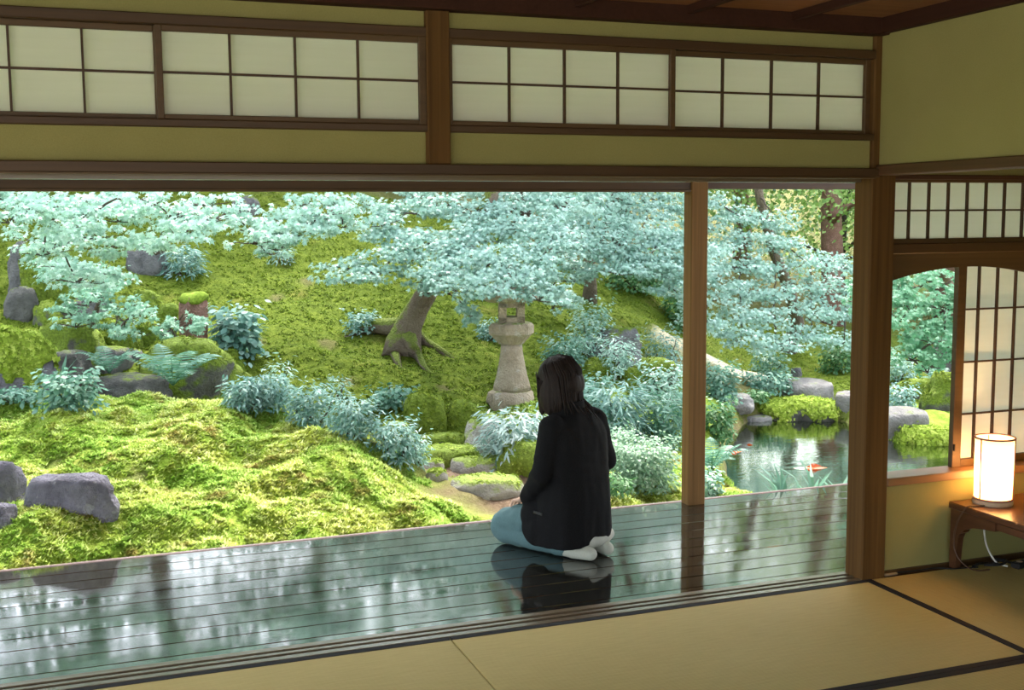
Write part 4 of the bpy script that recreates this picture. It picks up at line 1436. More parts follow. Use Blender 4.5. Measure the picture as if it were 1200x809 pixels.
RK = [
    ('bluish stone slab sunk in the moss mound', 30, 557, 130, 600, 'rock_purple', 1, .45, .25, .16),
    ('bluish boulder beside the stone slab in the moss mound', -40, 540, 18, 592, 'rock_purple', 2, .7, .1, .2),
    ('small bluish stone in the moss below the bluish boulder', -30, 592, 16, 618, 'rock_purple', 3, .7, .1, .2),
    ('tall grey standing rock with a pale lichen spot among the boulders', 8, 282, 46, 352, 'rock_grey', 5, .7, .0, .2),
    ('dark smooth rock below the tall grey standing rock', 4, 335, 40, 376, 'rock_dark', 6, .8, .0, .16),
    ('tall hump of yellow-green moss beside the grey standing rock', 26, 282, 88, 364, 'rock_very_mossy', 7, .8, .0, .28),
    ('mossy dark boulder above the hollow', 42, 376, 112, 436, 'rock_mossy', 8, .8, .0, .24),
    ('small grey stone wedged behind the mossy dark boulder', 72, 350, 98, 374, 'rock_grey', 9, .8, .0, .2),
    ('grey stone beside the dark hollow, under the fern', 88, 402, 128, 432, 'rock_grey', 10, .8, .1, .2),
    ('moss-covered boulder below the young green maple', 98, 376, 156, 424, 'rock_very_mossy', 11, .8, .0, .26),
    ('yellowish mossy rock above the fern boulder', 152, 376, 184, 406, 'rock_mossy', 12, .8, .0, .22),
    ('small mossy rock between stump and fern boulder', 184, 384, 206, 408, 'rock_very_mossy', 13, .8, .0, .22),
    ('mossy stone under the sprays of the young green maple', 150, 340, 186, 366, 'rock_mossy', 60, .8, .0, .24),
    ('low mossy rock between the young maple and the stump', 176, 356, 210, 384, 'rock_very_mossy', 61, .8, .0, .24),
    ('brown-grey rock at the foot of the yellow-green moss hump', 62, 340, 100, 366, 'rock_grey', 62, .8, .0, .24),
    ('mossy rock wedged beside the dark smooth rock', 36, 352, 66, 384, 'rock_mossy', 63, .8, .0, .24),
    ('rounded mossy stone left between fern boulder and broadleaf shrub', 250, 410, 284, 440, 'rock_very_mossy', 64, .8, .0, .24),
    ('small grey stone over the dark hollow', 122, 404, 142, 419, 'rock_grey', 65, .8, .0, .2),
    ('grey rock on the hillside under the pale maple', 146, 284, 188, 322, 'rock_grey', 15, .8, .0, .24),
    ('small grey rock under the pale maple sprays near the top of the hillside', 272, 228, 302, 252, 'rock_grey', 16, .8, .0, .22),
    ('mossy stone block with a square grey face', 474, 462, 522, 512, 'rock_very_mossy', 17, .7, .15, .16),
    ('rounded mossy stone beside the square block', 522, 468, 560, 508, 'rock_very_mossy', 18, .8, .0, .16),
    ('brownish mossy stone in the nandina thicket', 442, 494, 486, 530, 'rock_mossy', 19, .8, .1, .16),
    ('flat-topped mossy stepping stone farthest up the stream bed', 494, 508, 546, 532, 'rock_mossy', 20, .8, .25, .12),
    ('low mossy stepping stone below the flat-topped one', 502, 524, 574, 547, 'rock_bright_moss', 21, .7, .2, .12),
    ('mossy stone at the edge of the nandina thicket in the stream bed', 474, 522, 508, 537, 'rock_mossy', 22, .8, .2, .14),
    ('pale stepping stone with a mossy front', 532, 538, 606, 562, 'rock_pale', 23, .7, .25, .12),
    ('pale mossy stepping stone nearest the veranda', 530, 558, 610, 582, 'rock_pale', 24, .7, .22, .12),
    ('small pale stone in the stream bed', 495, 540, 520, 554, 'rock_pale', 25, .8, .2, .14),
    ('small pale wedge stone in front of the stepping stones', 498, 551, 524, 565, 'rock_pale', 26, .8, .2, .14),
    ('pale boulder with bright moss behind the dwarf bamboo', 543, 484, 592, 538, 'rock_pale', 27, .8, .0, .22),
    ('mossy boulder between dwarf bamboo and kneeling person', 586, 516, 644, 560, 'rock_bright_moss', 28, .8, .1, .2),
    ('big grey slope rock behind the kneeling person', 688, 384, 752, 430, 'rock_grey', 29, .9, .0, .3),
    ('grey slope rock running down towards the veranda post', 738, 420, 796, 462, 'rock_mossy', 30, .8, .0, .3),
    ('mossy rock below the big grey slope rock', 686, 420, 726, 446, 'rock_very_mossy', 31, .8, .1, .22),
    ('flat grey stone on the far pond bank', 918, 446, 980, 472, 'rock_bare', 33, .9, .25, .16),
    ('flat grey stone beside the corner post on the pond bank', 972, 460, 1012, 482, 'rock_bare', 34, .9, .25, .16),
    ('small rounded stone on the pond bank beside the low shrub', 842, 462, 884, 480, 'rock_bare', 35, .9, .2, .18),
    ('low stone lining the back of the pond', 858, 486, 908, 503, 'rock_bare', 36, .7, .3, .14),
    ('small round stone on the moss above the pond', 928, 430, 940, 442, 'rock_grey', 37, .9, .1, .12),
    ('wide flat slab on the pond bank seen through the arched window', 1024, 479, 1092, 508, 'rock_bare', 38, .9, .35, .12),
    ('mossy rock behind the slab seen through the arched window', 1058, 444, 1092, 468, 'rock_mossy', 40, .8, .1, .2),
    ('grey mossy boulder under the green maple seen through the arched window', 1090, 436, 1136, 482, 'rock_mossy', 41, .8, .0, .22),
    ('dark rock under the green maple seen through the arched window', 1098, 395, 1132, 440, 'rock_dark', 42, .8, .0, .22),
]
for a in RK:
    rock(*a[:6], seed=a[6], thick=a[7], flat=a[8], rough=a[9], sink=1.1 if a[6] < 4 else .2 if a[6] in (35, 36) else .8)
rock('big mossy boulder behind the large fern', 152, 398, 268, 474, 'rock_mossy', 14, .7, .0, .22, d=9.0)
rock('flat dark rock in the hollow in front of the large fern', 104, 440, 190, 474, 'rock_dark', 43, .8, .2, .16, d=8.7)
rock('rock deep in the hollow between the boulders, shade in its dark tone', 50, 412, 100, 462, 'rock_dark', 44, .8, .1, .2, d=9.4)


# ledges of the pond bank with a hanging moss cap as a part of its own
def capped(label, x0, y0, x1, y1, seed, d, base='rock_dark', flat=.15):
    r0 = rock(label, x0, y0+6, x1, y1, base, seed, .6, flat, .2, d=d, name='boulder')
    CAPS.append((r0, seed))


dz = lambda py: (CAM[2]-WATER_Z)/((py-254.2)/FPX)
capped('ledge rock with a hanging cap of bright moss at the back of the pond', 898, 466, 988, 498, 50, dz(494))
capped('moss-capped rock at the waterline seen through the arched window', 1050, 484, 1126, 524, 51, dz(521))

capped('boulder with a bright moss cap and bare grey face beside the moss mound', -40, 384, 52, 484, 53, 8.35, 'rock_purple', .0)

# ---- let the stones of a pile lean on each other instead of running through one another
from mathutils.bvhtree import BVHTree


def w_bvh(o):
    mw = o.matrix_basis
    return BVHTree.FromPolygons([mw @ v.co for v in o.data.vertices], [p.vertices[:] for p in o.data.polygons])


def is_in(p, bv):
    n_, q_, d_ = 0, p.copy(), Vector((.13, .21, .97)).normalized()
    for _ in range(12):
        h_ = bv.ray_cast(q_, d_)
        if h_[0] is None: break
        n_ += 1
        q_ = h_[0]+d_*1e-5
    return n_ % 2 == 1


def size_of(R_):
    return R_['r'][0]*R_['r'][1]*R_['r'][2]


def near(A, B, k=1.35):
    d_ = A['o'].location-B['o'].location
    return math.hypot(d_.x, d_.y) < k*(max(A['r'][:2])+max(B['r'][:2])) and abs(d_.z) < k*(A['r'][2]+B['r'][2])


ROCKS.sort(key=size_of, reverse=True)
for it in range(10):                       # move the smaller stone outwards until its heart is clear of the bigger one
    for i, A in enumerate(ROCKS):
        for B in ROCKS[:i]:
            if not near(A, B): continue
            d_ = A['o'].location-B['o'].location
            hd_ = math.hypot(d_.x, d_.y)
            u_ = Vector((d_.x, d_.y, 0))/max(hd_, 1e-4)
            ca_, sa_ = math.cos(B['o'].rotation_euler.z), math.sin(B['o'].rotation_euler.z)
            lx, ly = u_.x*ca_+u_.y*sa_, -u_.x*sa_+u_.y*ca_
            rB = 1/math.sqrt((lx/B['r'][0])**2+(ly/B['r'][1])**2); rA = 1/math.sqrt((lx/A['r'][0])**2+(ly/A['r'][1])**2)
            lack = rB+.55*rA-hd_
            if lack > 0 and abs(d_.z) < .8*(A['r'][2]+B['r'][2]):
                A['o'].location += u_*min(lack, .05)
                l_ = A['o'].location
                l_.z = float(h_at(l_.x, l_.y)[0])+A['g'] if A['d'] < 11.3 and A['mat'] != 'rock_bare' else l_.z
for A, i in [(q_, k) for _ in (0, 1) for k, q_ in enumerate(ROCKS)]:              # where they still meet, the smaller one's hidden side is cut to the bigger one's face
    o = A['o']
    for B in ROCKS[:i]:
        if not near(A, B): continue
        bv = w_bvh(B['o'])
        mw = o.matrix_basis.copy(); iv = mw.inverted()
        cen = mw @ Vector((0, 0, 0))
        for v in o.data.vertices:
            p = mw @ v.co
            if is_in(p, bv):
                h_ = bv.ray_cast(p, (cen-p).normalized(), (cen-p).length)
                q_ = h_[0] if h_[0] is not None else bv.find_nearest(p)[0]
                v.co = iv @ (q_+(p-q_).normalized()*.006)
    o.data.update()


def clear_of(x, bvs, gap=.004):
    """bend a stem, blade or cap out of the stones beside it"""
    mw = Matrix.Translation(x.parent.location) @ Matrix.Rotation(x.parent.rotation_euler.z, 4, 'Z') if x.parent else x.matrix_basis.copy()
    iv = mw.inverted()
    for v in x.data.vertices:
        p = mw @ v.co
        for bv in bvs+bvs:
            if is_in(p, bv):
                q_ = bv.find_nearest(p)
                p = q_[0]+q_[1]*gap
                v.co = iv @ p
    x.data.update()


for R_ in ROCKS:
    rx, ry, rz = R_['r']; mat = R_['mat']; seed = R_['seed']; d = R_['d']; o = R_['o']
    mossy = {'rock_mossy': (.35, .55, 'moss_rock'), 'rock_very_mossy': (-.25, .95, 'moss_rock'), 'rock_bright_moss': (-.3, .95, 'moss_bright'), 'rock_pale': (.55, .5, 'moss_bright'), 'rock_half_moss': (.30, .9, 'moss_bright')}.get(mat)
    if mossy:
        r_ = np.random.default_rng(seed)
        me_ = o.data
        co = np.array([v.co[:] for v in me_.vertices]); no = np.array([v.normal[:] for v in me_.vertices])
        ok = np.nonzero((no[:, 2] > mossy[0]) & (co[:, 2] > -.35*rz))[0]
        n_ = int(min(2600, 5.5*rx*rz/.0009*mossy[1]+60))
        pk = r_.choice(ok, n_)
        nz = np.array([mnoise.noise(Vector(q)*9+Vector((seed, 0, 0))) for q in co[pk]])
        pk = pk[nz > (.05 if mossy[0] > 0 else -.45)]
        jit = r_.normal(0, 1, (len(pk), 3))*np.array([rx, ry, rz])*.045
        tm = tuft_mesh('moss', co[pk]+jit*(1-np.abs(no[pk])), no[pk], r_.uniform(.012, .026, len(pk))*min(1.3, max(.6, d/9)), r_)
        link('moss', tm, MAT[mossy[2]], o)['kind'] = 'stuff'

for r0, seed in CAPS:
    src = r0.data
    bm = bmesh.new(); bm.from_mesh(src)
    o = Vector((seed, 2, 3))
    zmax = max(v.co.z for v in bm.verts)
    kill = [v for v in bm.verts if v.co.z < zmax*(.10+.9*mnoise.noise(Vector((v.co.x*7, v.co.y*7, 0))+o))]
    bmesh.ops.delete(bm, geom=kill, context='VERTS')
    for v in bm.verts:
        v.co = v.co*1.05+Vector((0, 0, .014+.03*mnoise.noise(v.co*9+o)))
    bmesh.ops.solidify(bm, geom=list(bm.faces), thickness=.03)
    me_ = bpy.data.meshes.new('moss_cap'); bm.to_mesh(me_); bm.free(); smooth(me_)
    mc = link('moss_cap', me_, MAT['moss_cap'], r0)
    clear_of(mc, [w_bvh(Q['o']) for Q in ROCKS if Q['o'] is not r0 and (Q['o'].location-r0.location).length < 1.6], -.006)
    q = np.random.default_rng(seed)
    co = np.array([v.co[:] for v in me_.vertices]); no = np.array([v.normal[:] for v in me_.vertices])
    ok = np.nonzero(no[:, 2] > -.2)[0]
    pk = q.choice(ok, 3200)
    tm = tuft_mesh('moss_fringe', co[pk]+q.normal(0, .012, (len(pk), 3)), no[pk]-np.array([0, 0, .35]), q.uniform(.014, .030, len(pk)), q)
    link('moss_fringe', tm, MAT['moss_bright'], mc)['kind'] = 'stuff'

TRUNK = [o for o in bpy.data.objects if o.name == 'trunk'][0]
trunk_bv = BVHTree.FromPolygons([Vector(TRUNK.parent.location)+v.co for v in TRUNK.data.vertices], [p.vertices[:] for p in TRUNK.data.polygons])
for t in [o for o in bpy.data.objects if o.parent is None and o.name.split('.')[0] in ('evergreen_shrub', 'azalea_bush', 'nandina_shrub', 'dwarf_bamboo', 'leafy_plant', 'broadleaf_shrub', 'sword_leaf_plant', 'maple_tree')]:
    close = [Q for Q in ROCKS if math.hypot(Q['o'].location.x-t.location.x, Q['o'].location.y-t.location.y) < max(Q['r'][:2])+.55]
    bvs = [w_bvh(Q['o']) for Q in close]
    if t.name.startswith('evergreen_shrub') and (t.location-TRUNK.parent.location).length < .9: bvs.append(trunk_bv)
    if not bvs: continue
    for x in list(t.children):
        kind = x.name.split('.')[0]
        if kind in ('stem', 'leaf') or (kind == 'trunk' and len(x.data.vertices) < 120):
            clear_of(x, bvs)
        elif kind == 'foliage' and not t.name.startswith('maple'):
            bm = bmesh.new(); bm.from_mesh(x.data)
            dead = set()
            for f in bm.faces:
                p = Vector(t.location)+f.calc_center_median()
                if any(is_in(p, bv) for bv in bvs): dead.update(f.verts)
            if dead:
                bmesh.ops.delete(bm, geom=list(dead), context='VERTS')
                bm.to_mesh(x.data)
            bm.free()

# ---- tree stump, in two broken pieces grown together
g = at(226, 404, 10.1)
g[2] = float(h_at(g[0], g[1])[0])
t = empty('tree_stump', g)
tag(t, 'reddish broken tree stump with a mossy top on the hillside', 'stump')
s_ = 10.1/FPX
zt = at(230, 347, 10.1)[2]-g[2]
mb = MB()
for i in range(1):
    pr = [(.155, -.1), (.115, .04), (.10, zt*.35), (.105, zt*.6), (.11, zt*.9), (.085, zt)]
    mb.lathe(pr, 18)
me = mb.mesh('wood')
for v in me.vertices:
    a = math.atan2(v.co.y, v.co.x)
    k = 1+.16*math.sin(5*a)+.10*math.sin(9*a+1)+.2*mnoise.noise(v.co*7)
    v.co.x *= k; v.co.y *= k
    v.co.x += .05*v.co.z
link('wood', me, MAT['bark_red'], t)
me = MB().lathe([(.118, zt-.045), (.125, zt-.015), (.095, zt+.015), (.03, zt+.025)], 18).mesh('moss_top')
for v in me.vertices:
    v.co.x += .05*v.co.z; v.co.x *= 1+.2*mnoise.noise(v.co*9); v.co.z += .05*mnoise.noise(v.co*8)
link('moss_top', me, MAT['moss_cap'], t)

# ---- stone lantern
dl = 10.0
g = at(600, 473, dl)
zz = lambda py: at(600, py, dl)[2]-g[2]
t = empty('stone_lantern', (g[0], g[1], g[2]), -YAW+.06)
tag(t, 'weathered stone lantern with a flared round shaft on the moss slope', 'lantern')
me = MB().lathe([(.21, -.15), (.215, zz(470)), (.20, zz(459)), (.16, zz(456))], 16).mesh('base')
for v in me.vertices:
    k = 1+.16*mnoise.noise(v.co*6); v.co.x *= k; v.co.y *= k
link('base', me, MAT['lantern_stone'], t)
MB().lathe([(.165, zz(457)), (.155, zz(450)), (.13, zz(438)), (.112, zz(425)), (.096, zz(412)), (.090, zz(401))], 24).build('shaft', MAT['lantern_stone'], t)
MB().lathe([(.112, zz(402)), (.130, zz(399)), (.180, zz(392)), (.200, zz(390)), (.200, zz(381)), (.18, zz(378)), (.13, zz(376))], 6, sm=False, sides_rot=.2).build('platform', MAT['lantern_stone'], t)
# fire box with four openings
fb = MB()
w, b0_, b1_ = .108, zz(377), zz(352)
q = .046
for sx in (-1, 1):
    for sy in (-1, 1):
        fb.box(min(sx*w, sx*q), max(sx*w, sx*q), min(sy*w, sy*q), max(sy*w, sy*q), b0_, b1_)
fb.box(-w, w, -w, w, b0_, b0_+.05).box(-w, w, -w, w, b1_-.05, b1_)
fb.build('fire_box', MAT['lantern_stone'], t)
rp = [(.05, zz(353)), (.20, zz(353)), (.245, zz(350)), (.25, zz(345)), (.19, zz(337)), (.11, zz(330)), (.06, zz(325))]
MB().lathe(rp, 6, sm=False, sides_rot=.2).build('roof', MAT['lantern_stone'], t)
MB().lathe([(.05, zz(326)), (.07, zz(322)), (.075, zz(316)), (.05, zz(309)), (.01, zz(304))], 16).build('finial', MAT['lantern_stone'], t)


# ---- koi
def koi(label, px, py, ang, L, seed):
    d = (CAM[2]-WATER_Z)/((py-254.2)/FPX)
    p = at(px, py, d)
    t = empty('koi', (p[0], p[1], WATER_Z-.026), ang)
    tag(t, label, 'fish', 'koi in the pond')
    mb = MB()
    n = 10
    V, Fc = [], []
    for i in range(n+1):
        u = i/n
        w = L*.085*math.sin(math.pi*min(1, .10+.9*(1-u)**.8))+.004
        x = L*(u-.5); yb = .03*L*math.sin(4*u)
        for j in range(8):
            a = 2*math.pi*j/8
            V.append((x, yb+w*math.cos(a), w*.9*math.sin(a)))
    for i in range(n):
        for j in range(8):
            Fc.append((i*8+j, (i+1)*8+j, (i+1)*8+(j+1) % 8, i*8+(j+1) % 8))
    Fc += [tuple(range(8)), tuple(range((n+1)*8-1, n*8-1, -1))]
    mb.add(V, Fc, True).build('body', MAT['koi_skin'], t)
    yt = .03*L*math.sin(4)
    MB().add([(L*.48, yt, 0), (L*.68, yt-.05*L, .05*L), (L*.62, yt, 0), (L*.70, yt+.05*L, -.04*L)], [(0, 1, 2), (0, 2, 3)]).build('tail_fin', MAT['koi_skin'], t)
    for s in (-1, 1):
        MB().add([(-L*.22, s*.08*L, 0), (-L*.08, s*.14*L, -.01), (-L*.12, s*.09*L, 0)], [(0, 1, 2)]).build('fin', MAT['koi_skin'], t)
    MB().add([(-L*.1, .01*L, .09*L), (L*.06, .02*L, .15*L), (L*.2, .02*L, .07*L)], [(0, 1, 2)]).build('back_fin', MAT['koi_skin'], t)


koi('orange and white koi swimming towards the fern end of the pond', 860, 531, .25, .34, 1)
koi('orange koi swimming behind the other one in the pond', 880, 522, 2.4, .26, 2)
koi('long orange-red koi near the sword leaves', 956, 549, 2.9, .46, 3)

# ================================================================== LAMP, TABLE, CORDS
def mat_shade():
    m, nt, out = nodes_of('lamp_paper')
    d = N(nt, 'ShaderNodeBsdfTranslucent'); d.inputs[0].default_value = (.50, .40, .27, 1)
    df = N(nt, 'ShaderNodeBsdfDiffuse'); df.inputs[0].default_value = (.80, .70, .55, 1)
    mx = N(nt, 'ShaderNodeMixShader'); mx.inputs[0].default_value = .6
    nt.links.new(df.outputs[0], mx.inputs[1]); nt.links.new(d.outputs[0], mx.inputs[2])
    nt.links.new(mx.outputs[0], out.inputs[0])


mat_shade()
plain('lamp_frame', (.30, .13, .10), .5)
plain('lamp_base', (.52, .38, .24), .5)
plain('bulb', (.9, .85, .75), .3)
plain('cord_white', (.62, .60, .52), .5)
plain('cord_brown', (.09, .045, .025), .5)
plain('cord_black', (.015, .014, .014), .5)

TZ = .300
tb = empty('low_table', (3.87, -.60, 0))
tag(tb, 'low reddish-brown wooden table with curved bracket legs in the alcove', 'table')
ox, oy = 3.87, -.60
MB().box(3.590-ox, 4.12-ox, -1.22-oy, .028-oy, TZ-.030, TZ, .005).build('table_top', MAT['table_wood'], tb)


def bracket_leg(s):
    """leg with a scalloped bracket reaching along the table edge (profile in y,z), s=+1 far end, -1 near end"""
    prof = [(0, TZ-.028), (0, .0), (-.036, .0), (-.040, .05), (-.044, .10), (-.050, .145), (-.062, .168), (-.080, .178), (-.088, .192), (-.105, .200), (-.14, .212), (-.20, .222), (-.27, .230), (-.27, TZ-.028)]
    return prof


for s, ye in ((1, .020), (-1, -1.212)):
    for xe, sx in ((3.600, 1), (4.112, -1)):
        pf = [(ye+(y if s > 0 else -y), z) for y, z in bracket_leg(s)]
        n = len(pf)
        V = [(xe-ox, y-oy, z) for y, z in pf]+[(xe+sx*.032-ox, y-oy, z) for y, z in pf]
        # concave profile: triangulate by bmesh
        bm = bmesh.new()
        vv = [bm.verts.new(v) for v in V]
        bm.faces.new(vv[:n]); bm.faces.new(list(reversed(vv[n:])))
        for i in range(n):
            bm.faces.new((vv[i], vv[(i+1) % n], vv[n+(i+1) % n], vv[n+i]))
        bmesh.ops.recalc_face_normals(bm, faces=list(bm.faces))
        me = bpy.data.meshes.new('leg'); bm.to_mesh(me); bm.free()
        link('leg', me, MAT['table_wood'], tb)
MB().box(3.608-ox, 3.623-ox, -.96-oy, -.23-oy, .236, TZ-.028).build('apron', MAT['table_wood'], tb)
MB().box(4.09-ox, 4.105-ox, -.96-oy, -.23-oy, .236, TZ-.028).build('apron', MAT['table_wood'], tb)

LX, LY = 3.745, -.075
lamp = empty('table_lamp', (LX, LY, TZ))
tag(lamp, 'glowing cylindrical paper lamp standing on the low table', 'lamp')
MB().lathe([(.083, 0), (.085, .004), (.085, .020), (.080, .024)], 40).build('base', MAT['lamp_base'], lamp)
r0, hz0, hz1 = .0795, .026, .296
MB().lathe([(r0, hz0), (r0+.001, hz0+.09), (r0+.002, hz1-.09), (r0+.003, hz1)], 48, cap=False).build('shade', MAT['lamp_paper'], lamp)
for zc, rr0 in ((hz1, r0+.004), (hz0, r0+.002)):
    ringpts = [(rr0*math.cos(2*math.pi*k/40), rr0*math.sin(2*math.pi*k/40), zc) for k in range(41)]
    MB().tube(ringpts, .0045, 6).build('ring', MAT['lamp_frame'], lamp)
for a in (-.95, 1.15, 3.25):
    ca_, sa_ = math.cos(a), math.sin(a)
    MB().tube([(ca_*(r0+.002), sa_*(r0+.002), hz0), (ca_*(r0+.005), sa_*(r0+.005), hz1)], .0032, 6).build('rib', MAT['lamp_frame'], lamp)
MB().lathe([(.012, .024), (.012, .105), (.010, .112)], 12).build('socket', MAT['lamp_base'], lamp)
bl = MB().ell((0, 0, .135), (.018, .018, .026), None, 16, 10).build('bulb', MAT['bulb'], lamp)
pl_ = bpy.data.lights.new('lamp_light', 'POINT')
pl_.energy = 14.0
pl_.color = (1.0, .62, .30)
pl_.shadow_soft_size = .03
plo = bpy.data.objects.new('lamp_light', pl_)
COL.objects.link(plo)
plo.parent = lamp
plo.location = (0, 0, .135)


def cord(name, pts, r0_, mat, parent):
    # smooth the polyline
    P = [Vector(p) for p in pts]
    out = []
    for i in range(len(P)-1):
        p0, p1, p2, p3 = P[max(i-1, 0)], P[i], P[i+1], P[min(i+2, len(P)-1)]
        for k in range(6):
            t = k/6
            out.append(.5*((2*p1)+(p2-p0)*t+(2*p0-5*p1+4*p2-p3)*t*t+(3*p1-p0-3*p2+p3)*t**3))
    out.append(P[-1])
    inv = Matrix.Translation(parent.location) @ Matrix.Rotation(parent.rotation_euler.z, 4, 'Z')
    inv.invert()
    return MB().tube([inv @ p for p in out], r0_, 6).build(name, MAT[mat], parent)


ps = empty('power_strip', (3.93, -.10, 0), .2)
tag(ps, 'black multi-socket power strip on the mat under the low table', 'power strip')
cord('cord', [(LX-.06, LY-.04, TZ+.006), (3.64, -.10, TZ+.004), (3.596, -.095, TZ+.005), (3.581, -.085, TZ-.012), (3.574, -.05, .22), (3.578, -.03, .12), (3.588, -.06, .055), (3.64, -.09, .012), (3.72, -.10, .008)], .0035, 'cord_brown', lamp)
cord('cord', [(3.80, .02, TZ-.04), (3.795, .015, .22), (3.775, .005, .18), (3.78, -.01, .09), (3.80, -.05, .02), (3.83, -.09, .007)], .0045, 'cord_white', ps)
cord('cord', [(3.68, -.04, .008), (3.74, -.02, .010), (3.80, -.06, .014), (3.72, -.07, .02), (3.78, -.10, .024), (3.86, -.05, .02), (3.80, -.02, .026), (3.90, -.08, .010), (4.0, -.05, .008), (4.10, -.02, .008)], .006, 'cord_black', ps)
cord('cord', [(3.30, .02, .006), (3.42, .012, .006), (3.52, .012, .006), (3.575, -.025, .006), (3.64, -.035, .006), (3.70, -.05, .006)], .0032, 'cord_black', ps)
MB().box(-.09, .09, -.022, .022, .002, .03, .006).build('body', MAT['cord_black'], ps)
for k in range(3):
    MB().lathe([(.014, .030), (.014, .031), (.010, .0315)], 12, c=(-.055+.055*k, 0, 0)).build('socket', MAT['lamp_base'], ps)
MB().box(3.245, 3.31, .005, .022, 0, .009, .002).build('door_wedge', MAT['pale_wood'])
tag(bpy.data.objects['door_wedge'], 'little pale wooden strip on the mat at the foot of the corner post', 'wood strip')

# ================================================================== KNEELING PERSON
plain('skin', (.62, .40, .29), .5, .4, .06)
plain('hair', (.013, .0075, .005), .6, .2, .3, 60)
plain('jacket_cloth', (.0085, .0085, .009), .9, .12, .3, 200, .2)
plain('denim', (.095, .172, .178), .8, .2, .15, 220, .3)
plain('sock_cloth', (.46, .48, .40), .9, .1, .06, 150, .3)
plain('shirt_cloth', (.44, .45, .39), .9, .1, .06)


def remesh(mb, name, voxel, it=4, disp=None, dec=1.0):
    me0 = mb.mesh('tmp')
    o = bpy.data.objects.new('tmp', me0)
    COL.objects.link(o)
    m = o.modifiers.new('r', 'REMESH'); m.mode = 'VOXEL'; m.voxel_size = voxel; m.use_smooth_shade = True
    s = o.modifiers.new('s', 'SMOOTH'); s.factor = .5; s.iterations = it
    if dec < 1:
        q_ = o.modifiers.new('d', 'DECIMATE'); q_.ratio = dec
    dg = bpy.context.evaluated_depsgraph_get()
    dg.update()
    me_ = bpy.data.meshes.new_from_object(o.evaluated_get(dg))
    me_.name = name
    bpy.data.objects.remove(o); bpy.data.meshes.remove(me0)
    if disp:
        nrm = [v.normal.copy() for v in me_.vertices]
        for v, nn in zip(me_.vertices, nrm):
            v.co += nn*disp(v.co)
    me_.materials.clear()
    smooth(me_)
    return me_


def capsule(mb, a, b, ra, rb_, n=14, k=6):
    a, b = Vector(a), Vector(b)
    mb.tube([a.lerp(b, i/k) for i in range(k+1)], np.linspace(ra, rb_, k+1), n)
    mb.ell(a, (ra, ra, ra), None, n, 8)
    mb.ell(b, (rb_, rb_, rb_), None, n, 8)
    return mb


FZ = -.030
person = empty('person', (2.165, .95, FZ), .45)
tag(person, 'person in a black jacket and pale jeans kneeling on the polished veranda, head bowed', 'person')

HC = Vector((-.006, .085, .822))
HR = Matrix.Rotation(-.42, 3, 'X') @ Matrix.Identity(3)
HR = Matrix.Rotation(.40, 3, 'Z') @ HR
hd = lambda x, y, z: HC+HR @ Vector((x, y, z))
SHO = {-1: Vector((-.150, .0, .630)), 1: Vector((.150, -.005, .630))}
ELB = {-1: Vector((-.205, .015, .415)), 1: Vector((.222, -.015, .42))}
WRI = {-1: Vector((-.122, .190, .262)), 1: Vector((.105, .205, .262))}

# ---- body: one continuous surface
b = MB()
b.ell(hd(0, -.008, .022), (.074, .094, .086), HR)
b.ell(hd(0, .030, -.048), (.054, .058, .060), HR)
b.ell(hd(0, .058, -.086), (.024, .022, .020), HR)
b.ell(hd(0, .088, -.028), (.011, .018, .020), HR)
b.ell(hd(0, .082, .0), (.030, .014, .012), HR)
for s in (-1, 1):
    b.ell(hd(s*.069, -.006, -.026), (.009, .018, .028), HR)
    b.ell(hd(s*.034, .066, -.036), (.020, .018, .018), HR)
b.ell(hd(0, .080, -.062), (.022, .012, .006), HR)
capsule(b, hd(0, -.02, -.05), (0, .018, .65), .046, .054)
b.ell((0, .0, .575), (.145, .088, .10)); b.ell((0, -.005, .46), (.118, .085, .13)); b.ell((0, -.02, .28), (.145, .12, .12))
for s in (-1, 1):
    capsule(b, SHO[s], ELB[s], .044, .036)
    capsule(b, ELB[s], WRI[s], .036, .024)
    capsule(b, (s*.085, -.02, .20), (s*.108, .345, .105), .072, .055)
    capsule(b, (s*.108, .345, .058), (s*.095, -.01, .050), .050, .034)
    capsule(b, (s*.095, -.01, .045), (s*.062, -.150, .034), .030, .022)
    # hand: palm on the thigh, five bent fingers
    w = WRI[s]
    f = Vector((-s*.30, .86, -.42)).normalized()
    side = Vector((-s*.92, -.30, .0)); side = (side-f*side.dot(f)).normalized()   # towards the thumb
    nrm = f.cross(side) if s > 0 else side.cross(f)
    if nrm.z < 0: nrm = -nrm
    for q, (rx_, ll) in enumerate(((.024, .018), (.028, .040), (.030, .062))):
        b.ell(w+f*ll, (rx_, rx_, .015), Matrix((side, f, nrm)).transposed())
    for k in range(4):
        o_ = (.026, .009, -.009, -.026)[k]; L_ = (.068, .076, .071, .055)[k]
        p0 = w+f*.062+side*o_+nrm*.002
        p1 = w+f*(.062+L_*.45)+side*o_*1.22+nrm*.007
        p2 = w+f*(.062+L_*.80)+side*o_*1.34-nrm*.004
        p3 = w+f*(.062+L_)+side*o_*1.38-nrm*.016
        b.tube([p0, p1, p2, p3], [.0082, .0078, .0072, .0062], 8)
        b.ell(p3, (.0064,)*3, None, 8, 6)
    t0 = w+f*.022+side*.020
    t1 = w+f*.046+side*.044-nrm*.004
    t2 = w+f*.074+side*.050-nrm*.010
    b.tube([t0, t1, t2], [.0115, .0098, .0076], 8); b.ell(t2, (.0078,)*3, None, 8, 6)
body = link('body', remesh(b, 'body', .0042, 3, None, .30), MAT['skin'], person)
plain('eye_white', (.75, .73, .70), .3)
plain('lip', (.48, .20, .17), .5)
